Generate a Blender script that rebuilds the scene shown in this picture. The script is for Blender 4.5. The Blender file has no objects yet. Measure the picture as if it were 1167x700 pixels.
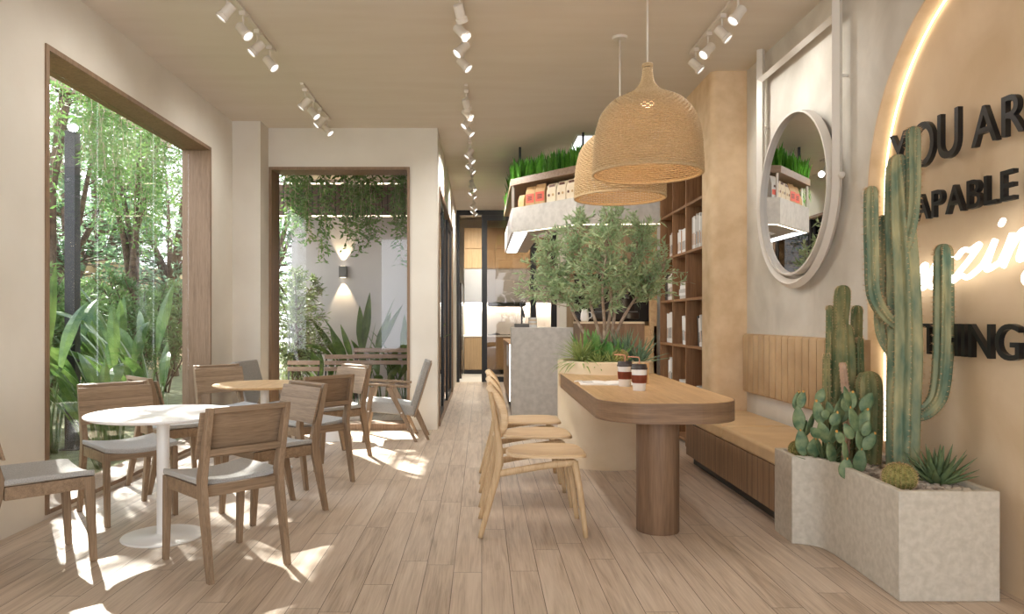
import bpy, bmesh, math, random
import numpy as np
from mathutils import Vector, Matrix
R = math.radians
PI = math.pi
random.seed(7)
SC = bpy.context.scene
COL = SC.collection

# ------------------------------------------------------------------ materials
def new_mat(name):
    m = bpy.data.materials.new(name); m.use_nodes = True
    nt = m.node_tree; nt.nodes.clear()
    out = nt.nodes.new('ShaderNodeOutputMaterial')
    return m, nt, out

def N(nt, typ, **kw):
    n = nt.nodes.new('ShaderNode' + typ)
    for k, v in kw.items():
        if k.startswith('_'):
            setattr(n, k[1:], v)
        else:
            n.inputs[k.replace('__', ' ')].default_value = v
    return n

def rgb(r, g, b):   # srgb 0..255 -> linear
    def f(c):
        c /= 255.0
        return c / 12.92 if c <= .04045 else ((c + .055) / 1.055) ** 2.4
    return (f(r), f(g), f(b), 1)

def ramp(nt, stops):
    n = nt.nodes.new('ShaderNodeValToRGB')
    el = n.color_ramp.elements
    while len(el) < len(stops): el.new(.5)
    for e, (p, c) in zip(el, stops):
        e.position = p; e.color = c
    return n

def noisy(name, c1, c2, scale=(1, 1, 1), nscale=5, detail=6, rough=.6, bump=.0, bscale=None, spec=.4,
          metallic=0, lo=.35, hi=.65, sheen=0, distort=0, rvar=0):
    """Principled with a base colour mottled between c1 and c2."""
    m, nt, out = new_mat(name); L = nt.links.new
    tc = N(nt, 'TexCoord'); mp = N(nt, 'Mapping'); mp.inputs['Scale'].default_value = scale
    L(tc.outputs['Object'], mp.inputs['Vector'])
    nz = N(nt, 'TexNoise', Scale=nscale, Detail=detail, Distortion=distort); L(mp.outputs[0], nz.inputs['Vector'])
    rp = ramp(nt, [(lo, c1), (hi, c2)]); L(nz.outputs['Fac'], rp.inputs[0])
    b = N(nt, 'BsdfPrincipled', Roughness=rough, Metallic=metallic)
    b.inputs['Specular IOR Level'].default_value = spec
    if sheen: b.inputs['Sheen Weight'].default_value = sheen
    L(rp.outputs[0], b.inputs['Base Color'])
    if bump:
        nb = N(nt, 'TexNoise', Scale=bscale or nscale * 4, Detail=4); L(mp.outputs[0], nb.inputs['Vector'])
        bp = N(nt, 'Bump', Strength=bump, Distance=.01); L(nb.outputs['Fac'], bp.inputs['Height']); L(bp.outputs[0], b.inputs['Normal'])
    L(b.outputs[0], out.inputs[0])
    return m

def plain(name, c, rough=.5, metallic=0, spec=.5):
    m, nt, out = new_mat(name)
    b = N(nt, 'BsdfPrincipled', Roughness=rough, Metallic=metallic)
    b.inputs['Base Color'].default_value = c; b.inputs['Specular IOR Level'].default_value = spec
    nt.links.new(b.outputs[0], out.inputs[0])
    return m

def emis(name, c, s):
    m, nt, out = new_mat(name)
    e = N(nt, 'Emission', Strength=s); e.inputs['Color'].default_value = c
    nt.links.new(e.outputs[0], out.inputs[0])
    return m

def wood(name, c1, c2, axis='Z', rough=.5, fine=1.0, bump=.06):
    s = {'X': (1.2, 22, 22), 'Y': (22, 1.2, 22), 'Z': (22, 22, 1.2), 'H': (1.6, 1.6, 30)}[axis]
    m, nt, out = new_mat(name); L = nt.links.new
    tc = N(nt, 'TexCoord'); mp = N(nt, 'Mapping'); mp.inputs['Scale'].default_value = [v * fine for v in s]
    L(tc.outputs['Object'], mp.inputs['Vector'])
    n1 = N(nt, 'TexNoise', Scale=1.0, Detail=5, Distortion=.6); L(mp.outputs[0], n1.inputs['Vector'])
    n2 = N(nt, 'TexNoise', Scale=6.0, Detail=6); L(mp.outputs[0], n2.inputs['Vector'])
    mx = N(nt, 'Math', _operation='MULTIPLY_ADD'); mx.inputs[1].default_value = .45
    L(n2.outputs['Fac'], mx.inputs[0])
    m2 = N(nt, 'Math', _operation='MULTIPLY'); m2.inputs[1].default_value = .6
    L(n1.outputs['Fac'], m2.inputs[0]); L(m2.outputs[0], mx.inputs[2])
    rp = ramp(nt, [(.36, c1), (.68, c2)]); L(mx.outputs[0], rp.inputs[0])
    b = N(nt, 'BsdfPrincipled', Roughness=rough); b.inputs['Specular IOR Level'].default_value = .35
    L(rp.outputs[0], b.inputs['Base Color'])
    bp = N(nt, 'Bump', Strength=bump, Distance=.004); L(n2.outputs['Fac'], bp.inputs['Height']); L(bp.outputs[0], b.inputs['Normal'])
    L(b.outputs[0], out.inputs[0])
    return m

def leafy(name, c1, c2, nscale=6, rough=.45, trans=.35, spec=.3, lo=.3, hi=.7):
    """Leaves: colour varies from clump to clump; light passes through them."""
    m, nt, out = new_mat(name); L = nt.links.new
    tc = N(nt, 'TexCoord')
    nz = N(nt, 'TexNoise', Scale=nscale, Detail=6, Roughness=.7); L(tc.outputs['Object'], nz.inputs['Vector'])
    rp = ramp(nt, [(lo, c1), (hi, c2)]); L(nz.outputs['Fac'], rp.inputs[0])
    b = N(nt, 'BsdfPrincipled', Roughness=rough); b.inputs['Specular IOR Level'].default_value = spec
    L(rp.outputs[0], b.inputs['Base Color'])
    t = N(nt, 'BsdfTranslucent'); L(rp.outputs[0], t.inputs['Color'])
    mx = N(nt, 'MixShader'); mx.inputs[0].default_value = trans
    L(b.outputs[0], mx.inputs[1]); L(t.outputs[0], mx.inputs[2]); L(mx.outputs[0], out.inputs[0])
    return m

def glass_mat(name, tint=(1, 1, 1, 1), ior=1.45, gain=1.0):
    """Architectural pane: clear, with a Fresnel reflection."""
    m, nt, out = new_mat(name); L = nt.links.new
    fr = N(nt, 'Fresnel', IOR=ior)
    ge = N(nt, 'NewGeometry'); mi = N(nt, 'MapRange'); mi.inputs['To Min'].default_value = ior; mi.inputs['To Max'].default_value = 1 / ior
    L(ge.outputs['Backfacing'], mi.inputs[0]); L(mi.outputs[0], fr.inputs['IOR'])   # both faces of the pane reflect like the outer one
    mu = N(nt, 'Math', _operation='MULTIPLY'); mu.inputs[1].default_value = gain; mu.use_clamp = True
    L(fr.outputs[0], mu.inputs[0])
    tr = N(nt, 'BsdfTransparent'); tr.inputs[0].default_value = tint
    gl = N(nt, 'BsdfGlossy', Roughness=.0)
    mx = N(nt, 'MixShader'); L(mu.outputs[0], mx.inputs[0]); L(tr.outputs[0], mx.inputs[1]); L(gl.outputs[0], mx.inputs[2])
    L(mx.outputs[0], out.inputs[0])
    return m

def floor_mat():
    m, nt, out = new_mat('oak_plank_floor'); L = nt.links.new
    tc = N(nt, 'TexCoord'); sx = N(nt, 'SeparateXYZ'); L(tc.outputs['Object'], sx.inputs[0])
    PW, PL = .145, 1.35
    def math2(op, a, b=None, c=None):
        n = N(nt, 'Math', _operation=op)
        for i, v in enumerate((a, b, c)):
            if v is None: continue
            if isinstance(v, (int, float)): n.inputs[i].default_value = v
            else: L(v, n.inputs[i])
        return n.outputs[0]
    u = math2('DIVIDE', sx.outputs['X'], PW)
    row = math2('FLOOR', u)
    wn = N(nt, 'TexWhiteNoise'); wn.noise_dimensions = '1D'; L(row, wn.inputs['W'])
    v = math2('DIVIDE', sx.outputs['Y'], PL)
    v = math2('ADD', v, wn.outputs['Value'])
    colm = math2('FLOOR', v)
    fu = math2('FRACT', u); fv = math2('FRACT', v)
    du = math2('MULTIPLY', math2('MINIMUM', fu, math2('SUBTRACT', 1, fu)), PW)
    dv = math2('MULTIPLY', math2('MINIMUM', fv, math2('SUBTRACT', 1, fv)), PL)
    dd = math2('MINIMUM', du, dv)
    gap = math2('GREATER_THAN', dd, .0016)
    cb = N(nt, 'CombineXYZ'); L(row, cb.inputs[0]); L(colm, cb.inputs[1])
    w2 = N(nt, 'TexWhiteNoise'); w2.noise_dimensions = '2D'; L(cb.outputs[0], w2.inputs['Vector'])
    # grain, shifted per plank
    ad = N(nt, 'VectorMath', _operation='MULTIPLY_ADD'); L(w2.outputs['Color'], ad.inputs[0]); ad.inputs[1].default_value = (40, 40, 0)
    L(tc.outputs['Object'], ad.inputs[2])
    mp = N(nt, 'Mapping'); mp.inputs['Scale'].default_value = (16, 1.3, 1); L(ad.outputs[0], mp.inputs[0])
    n1 = N(nt, 'TexNoise', Scale=1.0, Detail=6, Distortion=1.2); L(mp.outputs[0], n1.inputs['Vector'])
    mp2 = N(nt, 'Mapping'); mp2.inputs['Scale'].default_value = (130, 3.5, 1); L(ad.outputs[0], mp2.inputs[0])
    n2 = N(nt, 'TexNoise', Scale=1.0, Detail=4); L(mp2.outputs[0], n2.inputs['Vector'])
    g = math2('ADD', math2('MULTIPLY', n1.outputs['Fac'], .62), math2('MULTIPLY', n2.outputs['Fac'], .38))
    g = math2('ADD', g, math2('MULTIPLY', math2('SUBTRACT', w2.outputs['Value'], .5), .10))
    rp = ramp(nt, [(.32, rgb(160, 141, 122)), (.47, rgb(191, 172, 152)), (.64, rgb(208, 191, 172))]); L(g, rp.inputs[0])
    mx = N(nt, 'MixRGB'); mx.inputs[1].default_value = rgb(92, 76, 64); L(gap, mx.inputs[0]); L(rp.outputs[0], mx.inputs[2])
    b = N(nt, 'BsdfPrincipled'); b.inputs['Specular IOR Level'].default_value = .42
    L(mx.outputs[0], b.inputs['Base Color'])
    rr = N(nt, 'MapRange'); rr.inputs['To Min'].default_value = .30; rr.inputs['To Max'].default_value = .48
    L(n1.outputs['Fac'], rr.inputs[0]); L(rr.outputs[0], b.inputs['Roughness'])
    bp = N(nt, 'Bump', Strength=.25, Distance=.002); L(gap, bp.inputs['Height']); L(bp.outputs[0], b.inputs['Normal'])
    L(b.outputs[0], out.inputs[0])
    return m

def slat_mat(name, c1, c2, gapc, axis, pitch, gapw=.12):
    """vertical boards: the joint is a darker stripe in the base colour"""
    m = wood(name, c1, c2, 'Z'); nt = m.node_tree; L = nt.links.new
    tc = N(nt, 'TexCoord'); sx = N(nt, 'SeparateXYZ'); L(tc.outputs['Object'], sx.inputs[0])
    d = N(nt, 'Math', _operation='DIVIDE'); d.inputs[1].default_value = pitch; L(sx.outputs[axis], d.inputs[0])
    f = N(nt, 'Math', _operation='FRACT'); L(d.outputs[0], f.inputs[0])
    g = N(nt, 'Math', _operation='GREATER_THAN'); g.inputs[1].default_value = gapw; L(f.outputs[0], g.inputs[0])
    b = next(n for n in nt.nodes if n.type == 'BSDF_PRINCIPLED')
    src = b.inputs['Base Color'].links[0].from_socket
    mx = N(nt, 'MixRGB'); mx.inputs[1].default_value = gapc; L(g.outputs[0], mx.inputs[0]); L(src, mx.inputs[2]); L(mx.outputs[0], b.inputs['Base Color'])
    return m

M = {}
M['wall'] = noisy('warm_white_plaster', rgb(214, 207, 195), rgb(222, 216, 205), nscale=1.5, rough=.75, bump=.08, bscale=30, spec=.2)
M['ceil'] = noisy('beige_ceiling_paint', rgb(214, 204, 191), rgb(218, 209, 197), scale=(1, 6, 1), nscale=1, rough=.8, spec=.2)
M['conc_wall'] = noisy('grey_textured_plaster', rgb(194, 188, 177), rgb(216, 211, 201), nscale=2.2, detail=9, rough=.75, bump=.25, bscale=9, spec=.2, distort=.4)
M['beige_wall'] = noisy('beige_lime_plaster', rgb(208, 182, 148), rgb(224, 201, 170), nscale=2.0, detail=9, rough=.7, bump=.12, bscale=10, spec=.2, distort=.4)
M['column'] = noisy('sand_lime_plaster', rgb(212, 184, 146), rgb(226, 201, 166), nscale=7, detail=9, rough=.7, bump=.1, bscale=30, spec=.2)
M['floor'] = floor_mat()
M['oak'] = wood('warm_oak', rgb(138, 104, 72), rgb(184, 148, 110))
M['oak_x'] = wood('warm_oak_x', rgb(138, 104, 72), rgb(184, 148, 110), 'X')
M['oak_y'] = wood('warm_oak_y', rgb(138, 104, 72), rgb(184, 148, 110), 'Y')
M['chairwood'] = wood('chair_oak', rgb(118, 97, 76), rgb(157, 133, 108), 'Z', fine=1.6)
M['chairwood_x'] = wood('chair_oak_board', rgb(118, 97, 76), rgb(157, 133, 108), 'X', fine=1.6)
M['ash'] = wood('pale_ash', rgb(200, 170, 130), rgb(226, 200, 164), 'Y', fine=1.3)
M['ash_z'] = wood('pale_ash_leg', rgb(178, 148, 110), rgb(208, 180, 142), 'Z', fine=1.3)
M['frame'] = wood('window_frame_wood', rgb(118, 94, 72), rgb(148, 122, 98), 'Z', fine=1.8)
M['frame_y'] = wood('window_frame_wood_y', rgb(118, 94, 72), rgb(148, 122, 98), 'Y', fine=1.8)
M['frame_x'] = wood('window_frame_wood_x', rgb(118, 94, 72), rgb(148, 122, 98), 'X', fine=1.8)
M['tabletop'] = wood('table_oak_top', rgb(178, 142, 100), rgb(208, 174, 130), 'Y', rough=.42)
M['shaded_edge'] = wood('table_oak_shaded_edge', rgb(108, 83, 62), rgb(144, 115, 88), 'H')  # brown oak edge, with some side shade put into the colour
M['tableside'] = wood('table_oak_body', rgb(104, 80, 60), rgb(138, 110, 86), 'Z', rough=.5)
M['shelfwood'] = wood('walnut_shelf', rgb(124, 88, 58), rgb(160, 120, 84), 'Z')
M['shelfwood_y'] = wood('walnut_shelf_y', rgb(124, 88, 58), rgb(160, 120, 84), 'Y')
M['benchwood'] = slat_mat('bench_boards', rgb(112, 86, 62), rgb(148, 118, 88), rgb(84, 62, 44), 'Y', .10, .06)
M['concrete'] = noisy('grey_concrete', rgb(196, 191, 184), rgb(212, 207, 200), nscale=14, detail=10, rough=.7, bump=.12, bscale=30, spec=.25, distort=.2)
M['planter'] = noisy('planter_concrete', rgb(183, 175, 160), rgb(199, 191, 177), nscale=30, detail=12, rough=.8, bump=.25, bscale=40, spec=.2, distort=.2)
M['sandstone'] = noisy('cream_plaster', rgb(214, 194, 162), rgb(226, 208, 180), nscale=3, detail=8, rough=.65, bump=.08, spec=.25)
M['leather'] = noisy('tan_leather', rgb(188, 158, 118), rgb(206, 178, 138), nscale=4, detail=8, rough=.45, bump=.15, bscale=60, spec=.4)
M['leather_back'] = noisy('tan_leather_channels', rgb(172, 143, 108), rgb(190, 161, 124), nscale=4, detail=8, rough=.5, bump=.12, bscale=60, spec=.35)
M['fabric'] = noisy('light_grey_fabric', rgb(160, 158, 154), rgb(182, 180, 176), nscale=160, detail=2, rough=.95, bump=.3, bscale=300, spec=.1, sheen=.2)
M['fabric_d'] = noisy('mid_grey_fabric', rgb(140, 136, 130), rgb(162, 158, 152), nscale=120, detail=2, rough=.95, bump=.3, bscale=260, spec=.1, sheen=.2)
M['white'] = plain('white_enamel', rgb(232, 230, 226), .35)
M['whitemat'] = plain('matt_white_metal', rgb(226, 221, 212), .5)
M['lightwhite'] = plain('white_spot_body', rgb(214, 206, 194), .5)
M['mirrorframe'] = plain('cream_white_metal', rgb(214, 208, 199), .45)
M['marble'] = noisy('white_marble_top', rgb(246, 245, 243), rgb(252, 251, 250), nscale=3, detail=6, rough=.4, spec=.35)
M['black'] = plain('black_metal', rgb(17, 16, 16), .4)
M['letter'] = plain('black_letters', rgb(15, 16, 20), .35)
M['darkglass'] = plain('dark_glossy_panel', rgb(44, 35, 30), .12)
M['mirror'] = plain('mirror_silver', (.9, .9, .9, 1), .0, 1)
M['glass'] = glass_mat('clear_glass')
M['doorglass'] = glass_mat('grey_door_glass', (.62, .58, .54, 1), 1.6)
M['blackglass'] = glass_mat('smoked_glass', (.18, .18, .18, 1), 1.6)
M['rattan'] = noisy('woven_rattan', rgb(182, 156, 118), rgb(200, 175, 137), nscale=90, rough=.7, spec=.2)
M['warmled'] = emis('warm_led', (1, .86, .64, 1), 3.6)
M['whiteled'] = emis('cool_led', (1, .97, .92, 1), 8)
M['panel_light'] = emis('light_panel', (.93, .96, 1, 1), 3.0)
M['neon'] = emis('white_neon', (1, .90, .78, 1), 2.6)
M['lens'] = emis('spot_lens', (1, .97, .94, 1), 1.4)
M['paper'] = plain('white_paper', rgb(236, 234, 230), .7)
M['soil'] = noisy('dark_soil', rgb(60, 46, 36), rgb(92, 74, 58), nscale=30, rough=.95, bump=.5)
M['bark'] = noisy('pale_bark', rgb(146, 124, 106), rgb(194, 174, 154), nscale=20, rough=.9, bump=.4)
M['darkbark'] = noisy('brown_bark', rgb(66, 52, 42), rgb(104, 86, 70), nscale=12, rough=.9, bump=.5)
M['olive'] = leafy('olive_leaf', rgb(128, 158, 112), rgb(204, 218, 178), nscale=14)
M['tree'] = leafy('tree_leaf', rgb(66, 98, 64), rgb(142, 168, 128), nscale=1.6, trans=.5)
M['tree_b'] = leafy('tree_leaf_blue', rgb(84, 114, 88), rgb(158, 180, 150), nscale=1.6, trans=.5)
M['vine'] = leafy('vine_leaf', rgb(62, 96, 46), rgb(128, 160, 90), nscale=4, trans=.4)
M['bamboo'] = leafy('bamboo_leaf', rgb(56, 84, 46), rgb(128, 154, 94), nscale=5, trans=.3)
M['shrub'] = leafy('shrub_leaf', rgb(78, 96, 58), rgb(146, 158, 110), nscale=5, trans=.3)
M['banana'] = leafy('broad_leaf', rgb(40, 72, 34), rgb(112, 136, 70), nscale=3.5, trans=.3, rough=.35)
M['grass'] = leafy('trough_grass', rgb(52, 112, 28), rgb(110, 168, 60), nscale=12, trans=.35)
M['agave'] = leafy('agave_leaf', rgb(76, 136, 66), rgb(158, 194, 118), nscale=8, trans=.15)
M['spider'] = leafy('spider_leaf', rgb(104, 132, 66), rgb(200, 208, 140), nscale=14, trans=.2)
M['aloe'] = leafy('aloe_leaf', rgb(88, 118, 92), rgb(138, 162, 130), nscale=10, trans=.05)
M['cactus'] = noisy('cactus_skin', rgb(88, 110, 90), rgb(162, 156, 116), scale=(1, 1, .35), nscale=13, detail=7, rough=.6, bump=.35, bscale=40, spec=.3, lo=.36, hi=.68)
M['cactus_b'] = noisy('cactus_skin_olive', rgb(78, 98, 66), rgb(146, 136, 92), scale=(1, 1, .5), nscale=14, detail=7, rough=.65, bump=.35, bscale=60, spec=.3, lo=.36, hi=.66)
M['barrel'] = noisy('barrel_cactus_skin', rgb(96, 96, 50), rgb(158, 148, 92), nscale=60, rough=.8, bump=.4, spec=.2)
M['pad'] = noisy('prickly_pear_skin', rgb(66, 96, 68), rgb(130, 144, 102), nscale=18, detail=5, rough=.5, bump=.15, spec=.4)
M['padyellow'] = plain('yellow_bud', rgb(206, 150, 70), .6)
M['spine'] = plain('cactus_spine', rgb(206, 170, 128), .7)
M['pebble'] = noisy('river_pebble', rgb(120, 106, 94), rgb(196, 184, 170), nscale=14, detail=1, rough=.7)
M['gardenwall'] = noisy('grey_lilac_render', rgb(176, 168, 166), rgb(190, 183, 181), nscale=1, rough=.85, spec=.1)
M['tanwall'] = noisy('tan_garden_wall', rgb(176, 146, 108), rgb(206, 180, 142), nscale=2, detail=8, rough=.9)
M['earth'] = noisy('garden_earth', rgb(70, 74, 44), rgb(110, 112, 72), nscale=6, rough=.95)
M['slatwood'] = slat_mat('fascia_slats', rgb(92, 72, 62), rgb(122, 98, 84), rgb(48, 38, 34), 'X', .085, .22)
M['greywood'] = wood('weathered_slats', rgb(108, 88, 76), rgb(142, 120, 104), 'X')
M['kraft'] = noisy('kraft_paper', rgb(188, 150, 104), rgb(204, 168, 122), nscale=20, rough=.8)
M['creamvinyl'] = noisy('cream_bag', rgb(226, 208, 178), rgb(236, 220, 194), nscale=10, rough=.7)
M['coral'] = plain('coral_print', rgb(222, 92, 70), .6)
M['brownink'] = plain('brown_print', rgb(92, 52, 34), .6)
M['terracotta'] = plain('rust_sleeve', rgb(158, 82, 56), .7)
M['lid'] = plain('charcoal_lid', rgb(58, 48, 46), .4)
M['copper'] = plain('copper_straw', rgb(214, 150, 124), .35, .3)
M['kitchenwood'] = wood('kitchen_oak', rgb(150, 124, 92), rgb(180, 152, 118), 'Z')
M['kitchenfloor'] = plain('pale_kitchen_tile', rgb(206, 200, 190), .35)
M['greycab'] = plain('grey_gloss_cabinet', rgb(160, 158, 158), .12)
M['backsplash'] = noisy('marble_backsplash', rgb(232, 228, 222), rgb(206, 200, 192), nscale=3, detail=8, rough=.25, lo=.6, hi=.75, distort=1.5)
M['darkgrey'] = plain('dark_grey_plastic', rgb(92, 88, 84), .5)

# ------------------------------------------------------------------ geometry builder
class B:
    def __init__(s): s.v = []; s.f = []
    def add(s, vs, fs, mat=None):
        o = len(s.v)
        if mat is not None: vs = [mat @ Vector(v) for v in vs]
        s.v.extend([tuple(v) for v in vs]); s.f.extend([tuple(i + o for i in f) for f in fs]); return s
    def box(s, x0, x1, y0, y1, z0, z1, mat=None):
        vs = [(x, y, z) for z in (z0, z1) for y in (y0, y1) for x in (x0, x1)]
        return s.add(vs, [(0, 2, 3, 1), (4, 5, 7, 6), (0, 1, 5, 4), (2, 6, 7, 3), (0, 4, 6, 2), (1, 3, 7, 5)], mat)
    def prism(s, poly, z0, z1, mat=None):
        """poly: ccw (x, y) list, extruded in z"""
        n = len(poly)
        vs = [(x, y, z0) for x, y in poly] + [(x, y, z1) for x, y in poly]
        fs = [tuple(range(n))[::-1], tuple(range(n, 2 * n))] + [(i, (i + 1) % n, n + (i + 1) % n, n + i) for i in range(n)]
        return s.add(vs, fs, mat)
    def lathe(s, prof, seg=32, mat=None, cap=True):
        n = len(prof); vs = []; fs = []
        for r, z in prof:
            for k in range(seg):
                a = 2 * PI * k / seg; vs.append((r * math.cos(a), r * math.sin(a), z))
        for i in range(n - 1):
            for k in range(seg):
                k2 = (k + 1) % seg
                fs.append((i * seg + k, i * seg + k2, (i + 1) * seg + k2, (i + 1) * seg + k))
        if cap:
            fs.append(tuple(range(seg))[::-1]); fs.append(tuple(range((n - 1) * seg, n * seg)))
        return s.add(vs, fs, mat)
    def tube(s, pts, rad, seg=8, closed=False, mat=None, rfun=None, flat=None, cap=True):
        """sweep along pts. rad: number or list. rfun(theta, i)-> factor. flat=(a,b): elliptical factors in the frame"""
        P = [Vector(p) for p in pts]; n = len(P)
        if not hasattr(rad, '__len__'): rad = [rad] * n
        T = []
        for i in range(n):
            a = P[(i - 1) % n] if (closed or i > 0) else P[0]
            b = P[(i + 1) % n] if (closed or i < n - 1) else P[-1]
            t = (b - a); T.append(t.normalized() if t.length > 1e-9 else Vector((0, 0, 1)))
        u = Vector((1, 0, 0)) if abs(T[0].x) < .9 else Vector((0, 1, 0))
        u = (u - T[0] * u.dot(T[0])).normalized()
        vs = []; fs = []
        for i in range(n):
            u = (u - T[i] * u.dot(T[i]))
            u = u.normalized() if u.length > 1e-6 else T[i].orthogonal().normalized()
            w = T[i].cross(u)
            for k in range(seg):
                a = 2 * PI * k / seg; r = rad[i]
                if rfun: r *= rfun(a, i)
                ca, sa = math.cos(a), math.sin(a)
                if flat: ca *= flat[0]; sa *= flat[1]
                vs.append(P[i] + u * (r * ca) + w * (r * sa))
        m = n if closed else n - 1
        for i in range(m):
            j = (i + 1) % n
            for k in range(seg):
                k2 = (k + 1) % seg
                fs.append((i * seg + k, i * seg + k2, j * seg + k2, j * seg + k))
        if not closed and cap:
            fs.append(tuple(range(seg))[::-1]); fs.append(tuple(range((n - 1) * seg, n * seg)))
        return s.add(vs, fs, mat)
    def cyl(s, p0, p1, r0, r1=None, seg=16, mat=None): return s.tube([p0, p1], [r0, r0 if r1 is None else r1], seg, mat=mat)
    def bar(s, pts, sizes, xdir=(1, 0, 0), mat=None):
        """rectangular section through pts; sizes [(width along xdir, depth)]"""
        P = [Vector(p) for p in pts]; n = len(P); X = Vector(xdir).normalized(); vs = []; fs = []
        for i in range(n):
            t = (P[min(i + 1, n - 1)] - P[max(i - 1, 0)]).normalized()
            if 0 < i < n - 1: pass
            d = X.cross(t).normalized()
            # keep end sections level so feet sit flat
            if i in (0, n - 1) and abs(t.z) > .5:
                d = Vector((X.y, -X.x, 0)); d = d.normalized() * -1 if d.dot(X.cross(t)) < 0 else d.normalized()
            w, h = sizes[i]
            for a, b in ((-1, -1), (1, -1), (1, 1), (-1, 1)): vs.append(P[i] + X * (a * w / 2) + d * (b * h / 2))
        for i in range(n - 1):
            for k in range(4):
                k2 = (k + 1) % 4; fs.append((i * 4 + k, i * 4 + k2, i * 4 + 4 + k2, i * 4 + 4 + k))
        fs.append((3, 2, 1, 0)); fs.append(tuple(range(4 * n - 4, 4 * n)))
        return s.add(vs, fs, mat)
    def ell(s, c, r, seg=16, rings=10, mat=None):
        c = Vector(c); vs = [(c.x, c.y, c.z - r[2])]; fs = []
        for i in range(1, rings):
            a = -PI / 2 + PI * i / rings
            for k in range(seg):
                b = 2 * PI * k / seg
                vs.append((c.x + r[0] * math.cos(a) * math.cos(b), c.y + r[1] * math.cos(a) * math.sin(b), c.z + r[2] * math.sin(a)))
        vs.append((c.x, c.y, c.z + r[2])); top = len(vs) - 1
        for k in range(seg):
            k2 = (k + 1) % seg
            fs.append((0, 1 + k2, 1 + k)); fs.append((top, top - seg + k, top - seg + k2))
            for i in range(rings - 2):
                a = 1 + i * seg; fs.append((a + k, a + k2, a + seg + k2, a + seg + k))
        return s.add(vs, fs, mat)
    def out(s, name, mat, parent=None, smooth=False, bevel=0, bseg=2, origin=None, sub=0, fix=True, auto=None):
        me = bpy.data.meshes.new(name)
        V = s.v
        loc = None
        if parent is None or origin == 'own':
            if origin is None or origin == 'own':
                a = np.array(V); lo = a.min(0); hi = a.max(0)
                loc = Vector(((lo[0] + hi[0]) / 2, (lo[1] + hi[1]) / 2, lo[2]))
            else: loc = Vector(origin)
            V = [(x - loc.x, y - loc.y, z - loc.z) for x, y, z in V]
        me.from_pydata(V, [], s.f)
        if fix:
            bm = bmesh.new(); bm.from_mesh(me); bmesh.ops.recalc_face_normals(bm, faces=bm.faces); bm.to_mesh(me); bm.free()
        if smooth: me.polygons.foreach_set('use_smooth', [True] * len(me.polygons))
        if auto is not None:
            me.polygons.foreach_set('use_smooth', [True] * len(me.polygons)); me.set_sharp_from_angle(angle=R(auto))
        me.materials.append(M[mat] if isinstance(mat, str) else mat)
        o = bpy.data.objects.new(name, me); COL.objects.link(o)
        if parent is not None:
            o.parent = parent
        if loc is not None: o.location = loc
        if bevel:
            md = o.modifiers.new('bevel', 'BEVEL'); md.width = bevel; md.segments = bseg; md.limit_method = 'ANGLE'; md.angle_limit = R(40)
            me.polygons.foreach_set('use_smooth', [True] * len(me.polygons)); me.set_sharp_from_angle(angle=R(50))
        if sub:
            md = o.modifiers.new('sub', 'SUBSURF'); md.levels = sub; md.render_levels = sub
        return o

def shifted(b, loc):
    """move geometry written in world coordinates into a thing's own space"""
    b.v = [(x - loc[0], y - loc[1], z - loc[2]) for x, y, z in b.v]; return b

def thing(name, label, cat, loc=(0, 0, 0), rz=0, group=None):
    o = bpy.data.objects.new(name, None); COL.objects.link(o); o.empty_display_size = .1
    o.location = loc; o.rotation_euler = (0, 0, rz); o['label'] = label; o['category'] = cat
    if group: o['group'] = group
    return o
def tag(o, label, cat, group=None, kind=None):
    o['label'] = label; o['category'] = cat
    if group: o['group'] = group
    if kind: o['kind'] = kind
    return o
def struct(o): o['kind'] = 'structure'; return o
def dup(root, loc=None, rz=None, label=None, group=None):
    r = root.copy(); COL.objects.link(r)
    if loc is not None: r.location = loc
    if rz is not None: r.rotation_euler = (0, 0, rz)
    if label: r['label'] = label
    if group: r['group'] = group
    for ch in list(root.children):
        c = ch.copy(); COL.objects.link(c); c.parent = r
        for g in ch.children:
            d = g.copy(); COL.objects.link(d); d.parent = c
    return r
def smoothpath(pts, n=8):
    """Catmull-Rom through pts"""
    P = [Vector(p) for p in pts]; P = [P[0] * 2 - P[1]] + P + [P[-1] * 2 - P[-2]]; out = []
    for i in range(1, len(P) - 2):
        for k in range(n):
            t = k / n; a, b, c, d = P[i - 1], P[i], P[i + 1], P[i + 2]
            out.append(.5 * ((2 * b) + (c - a) * t + (2 * a - 5 * b + 4 * c - d) * t * t + (-a + 3 * b - 3 * c + d) * t ** 3))
    out.append(P[-2]); return out
def lerp(a, b, t): return a + (b - a) * t
def interp(xs, ys, x):
    return float(np.interp(x, xs, ys))
# ------------------------------------------------------------------ camera (X right, Y away from the camera, Z up)
H = 1.30; F = 850.0
cam = bpy.data.cameras.new('camera'); cam.sensor_width = 36; cam.lens = F / 1167 * 36
cam.shift_x = 34.5 / 1167; cam.shift_y = 14 / 1167; cam.clip_start = .05; cam.clip_end = 300
co = bpy.data.objects.new('camera', cam); COL.objects.link(co); co.location = (0, 0, H); co.rotation_euler = (PI / 2, 0, 0)
SC.camera = co

XL, XR, CZ = -2.83, 2.40, 3.55
YB = -3.0      # open street side behind the camera
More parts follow.
